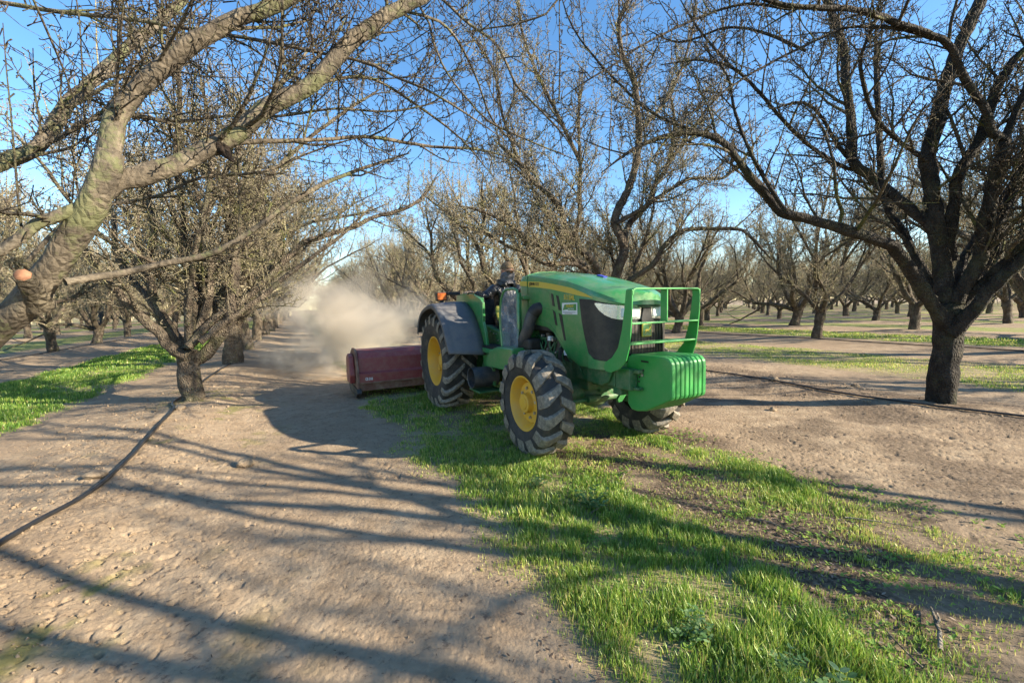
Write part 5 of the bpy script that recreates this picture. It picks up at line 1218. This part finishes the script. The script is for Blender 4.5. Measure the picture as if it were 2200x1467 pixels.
hose([W2(-3, 6.4), W2(-.5, 6.45), (5.9, 3.3), (5.2, 4.22), (4.66, 4.97), (4.25, 5.8), (3.86, 6.9), (3.2, 8.1)]+[W2(a, 6.6+.05*math.sin(a)) for a in (8, 10, 13, 17, 22, 30)], .0115, "black drip hose on the ground in front of the big dark trunk on the right")
hose([W2(a, 14.15+.08*math.sin(a*1.3)) for a in (-4, 0, 3, 6, 9, 12, 15, 20, 28)], .013, "drip hose along the first row beyond the big dark trunk, far right")
hose([W2(a, -7.6+.06*math.sin(a*1.3)) for a in (6, 10, 14, 18, 22, 28)], .013, "drip hose along the second row seen on the far left")
def lump(x, y, s, seed, lab, cat, grp, m=GROUND, sq=(1, 1, .75), name="dirt_clod"):
    r = np.random.default_rng(seed); v, f = ico(3); a = fbm(v[:, 0]*1.6+seed, v[:, 1]*1.6+v[:, 2]*1.3+seed, 4)
    v = v*(.72+.62*a[:, None])*s*np.array(sq); v[:, 2] += s*.35; v += np.array([x, y, float(height(x, y))])
    o = raw_mesh(name, v, [f], m, False); tag(o, lab, cat, grp); return o
lump(-2.33, 3.60, .062, 3, "fist sized tan dirt clod alone on the smooth soil left of the grass", "dirt clod", "clods and stones on the soil")
lump(-3.25, 3.22, .06, 5, "flat pale stone half buried under the drip hose at left", "stone", "clods and stones on the soil", sq=(1.4, .8, .5), name="stone")
lump(4.05, 6.55, .06, 7, "grey stone on the right hand drip hose beside the front weights", "stone", "clods and stones on the soil", name="stone")
lump(3.15, 5.1, .04, 9, "small clod on bare soil between tractor and dark trunk", "dirt clod", "clods and stones on the soil")
for k, (x, y) in enumerate(((4.95, 6.1), (-4.35, 5.5), (2.35, 1.75))):
    lump(x, y, .05+.01*k, 20+k, ("clod beside the drip hose left of the dark trunk", "lump of soil at the foot of the nearest left tree", "rounded clod in the leaf litter at lower right")[k], "dirt clod", "clods and stones on the soil")
STICK = mat("weathered_stick", _bark((.12, .095, .07), (.30, .25, .19), (.45, .40, .32), (.3, .28, .2), .3))
sticks = [((1.02, 2.06), (1.13, 2.22), .006, "short pale twig in the middle of the clover litter"),
 ((1.58, 1.50), (1.76, 1.72), .009, "crooked grey dead branch, the largest stick at lower right"),
 ((1.93, 1.42), (2.07, 1.54), .007, "bent pale twig right of the crooked dead branch"),
 ((1.60, 2.25), (1.40, 2.52), .004, "thin straight twig above the crooked dead branch"),
 ((.80, 3.12), (.93, 3.34), .006, "brown twig lying near the front tyre on thin grass"),
 ((2.0, 2.5), (2.35, 2.35), .005, "long thin twig at the soil edge of the grass on the right"),
 ((1.95, 1.24), (2.2, 1.22), .006, "low twig half sunk in litter near the right corner"),
 ((1.45, 1.43), (1.48, 1.62), .004, "upright looking thin twig just left of the crooked dead branch"),
 ((-4.55, 5.35), (-4.85, 5.55), .010, "grey stick leaning against the hose under the nearest left tree"),
 ((.47, 2.62), (.62, 2.72), .005, "pale dry stalk beside the leafy weed in the lush grass")]
for k, ((x0, y0), (x1, y1), q, lab) in enumerate(sticks):
    r = np.random.default_rng(60+k); n = 9; t = np.linspace(0, 1, n); X_ = x0+(x1-x0)*t+r.normal()*.03*np.sin(t*3.1); Y_ = y0+(y1-y0)*t+r.normal()*.03*np.sin(t*3.1)
    Z_ = height(X_, Y_)+q+.012+.02*np.sin(t*3.1)*r.random()
    P = np.column_stack([X_, Y_, Z_]); P[1:-1, :2] += r.normal(size=(n-2, 2))*.0012
    tb = Tubes(); tb.add(P, np.linspace(q, q*.55, n), 8)
    if q > .005: e = P[5]; tb.add(np.array([e, e+np.array([.03, .02, .01]), e+np.array([.05, .05, .015])]), np.array([q*.6, q*.5, q*.3]), 5)
    o = tb.mesh("stick", STICK, None); tag(o, lab, "stick", "dead sticks on the ground")
# leafy weeds
def _weed(N, L):
    a = N('Attribute'); a.attribute_name = 'tint'
    c = ramp(N, L, a.outputs['Fac'], [(0, (.05, .12, .035)), (.6, (.11, .21, .06)), (1, (.22, .32, .13))])
    d = N('BsdfPrincipled'); L(c, d.inputs[0]); d.inputs['Roughness'].default_value = .45; t = N('BsdfTranslucent'); L(c, t.inputs[0])
    m = N('MixShader'); m.inputs[0].default_value = .25; L(d.outputs[0], m.inputs[1]); L(t.outputs[0], m.inputs[2]); return m.outputs[0]
WEED = mat("weed_leaf", _weed)
weeds = [(.48, 2.72, .16, "grey green leafy weed in the lush grass below the front tyre"), (1.02, 1.22, .15, "broad leaved weed at the bottom edge of the lush grass"), (.70, 1.62, .11, "pale seed headed weed midway down the lush grass"), (1.30, 1.16, .13, "weed with grey leaves near the lower right corner of the grass"),
         (.15, 3.05, .10, "low leafy weed at the left edge of the lush grass"), (.95, 1.42, .10, "small leafy weed just above the bottom broad leaved weed")]
for k, (x, y, s, lab) in enumerate(weeds):
    r = np.random.default_rng(90+k); Vv = []; Ff = []; Tn = []; z = float(height(x, y)); st = Tubes()
    for j in range(15):
        a = r.random()*6.28; inc = r.uniform(.3, 1.2); d = np.array([math.cos(a)*math.sin(inc), math.sin(a)*math.sin(inc), math.cos(inc)])
        c, cr = grow(np.array([x, y, z]), d, s*r.uniform(.5, 1.1), .0022, r, 5, -.1, .1, .001); st.add(c, cr, 3)
        for i in range(1, 6):
            for sd in (-1, 1):
                aa = a+sd*1.1+r.normal()*.4; L_ = s*.20*r.uniform(.7, 1.3); b = len(Vv); Vv += leaf_geo(c[i], (math.cos(aa), math.sin(aa), 0), L_, L_*.55, L_*r.uniform(-.2, .6)); Ff.append([b, b+1, b+2, b+3]); Ff.append([b, b+3, b+4, b+5]); Tn += [r.random()]*6
    o = raw_mesh("weed", Vv, [np.array(Ff)], WEED, False, None, {"tint": Tn}); tag(o, lab, "weed", "leafy weeds in the grass strip")
    q = st.mesh("stem", WEED, o)
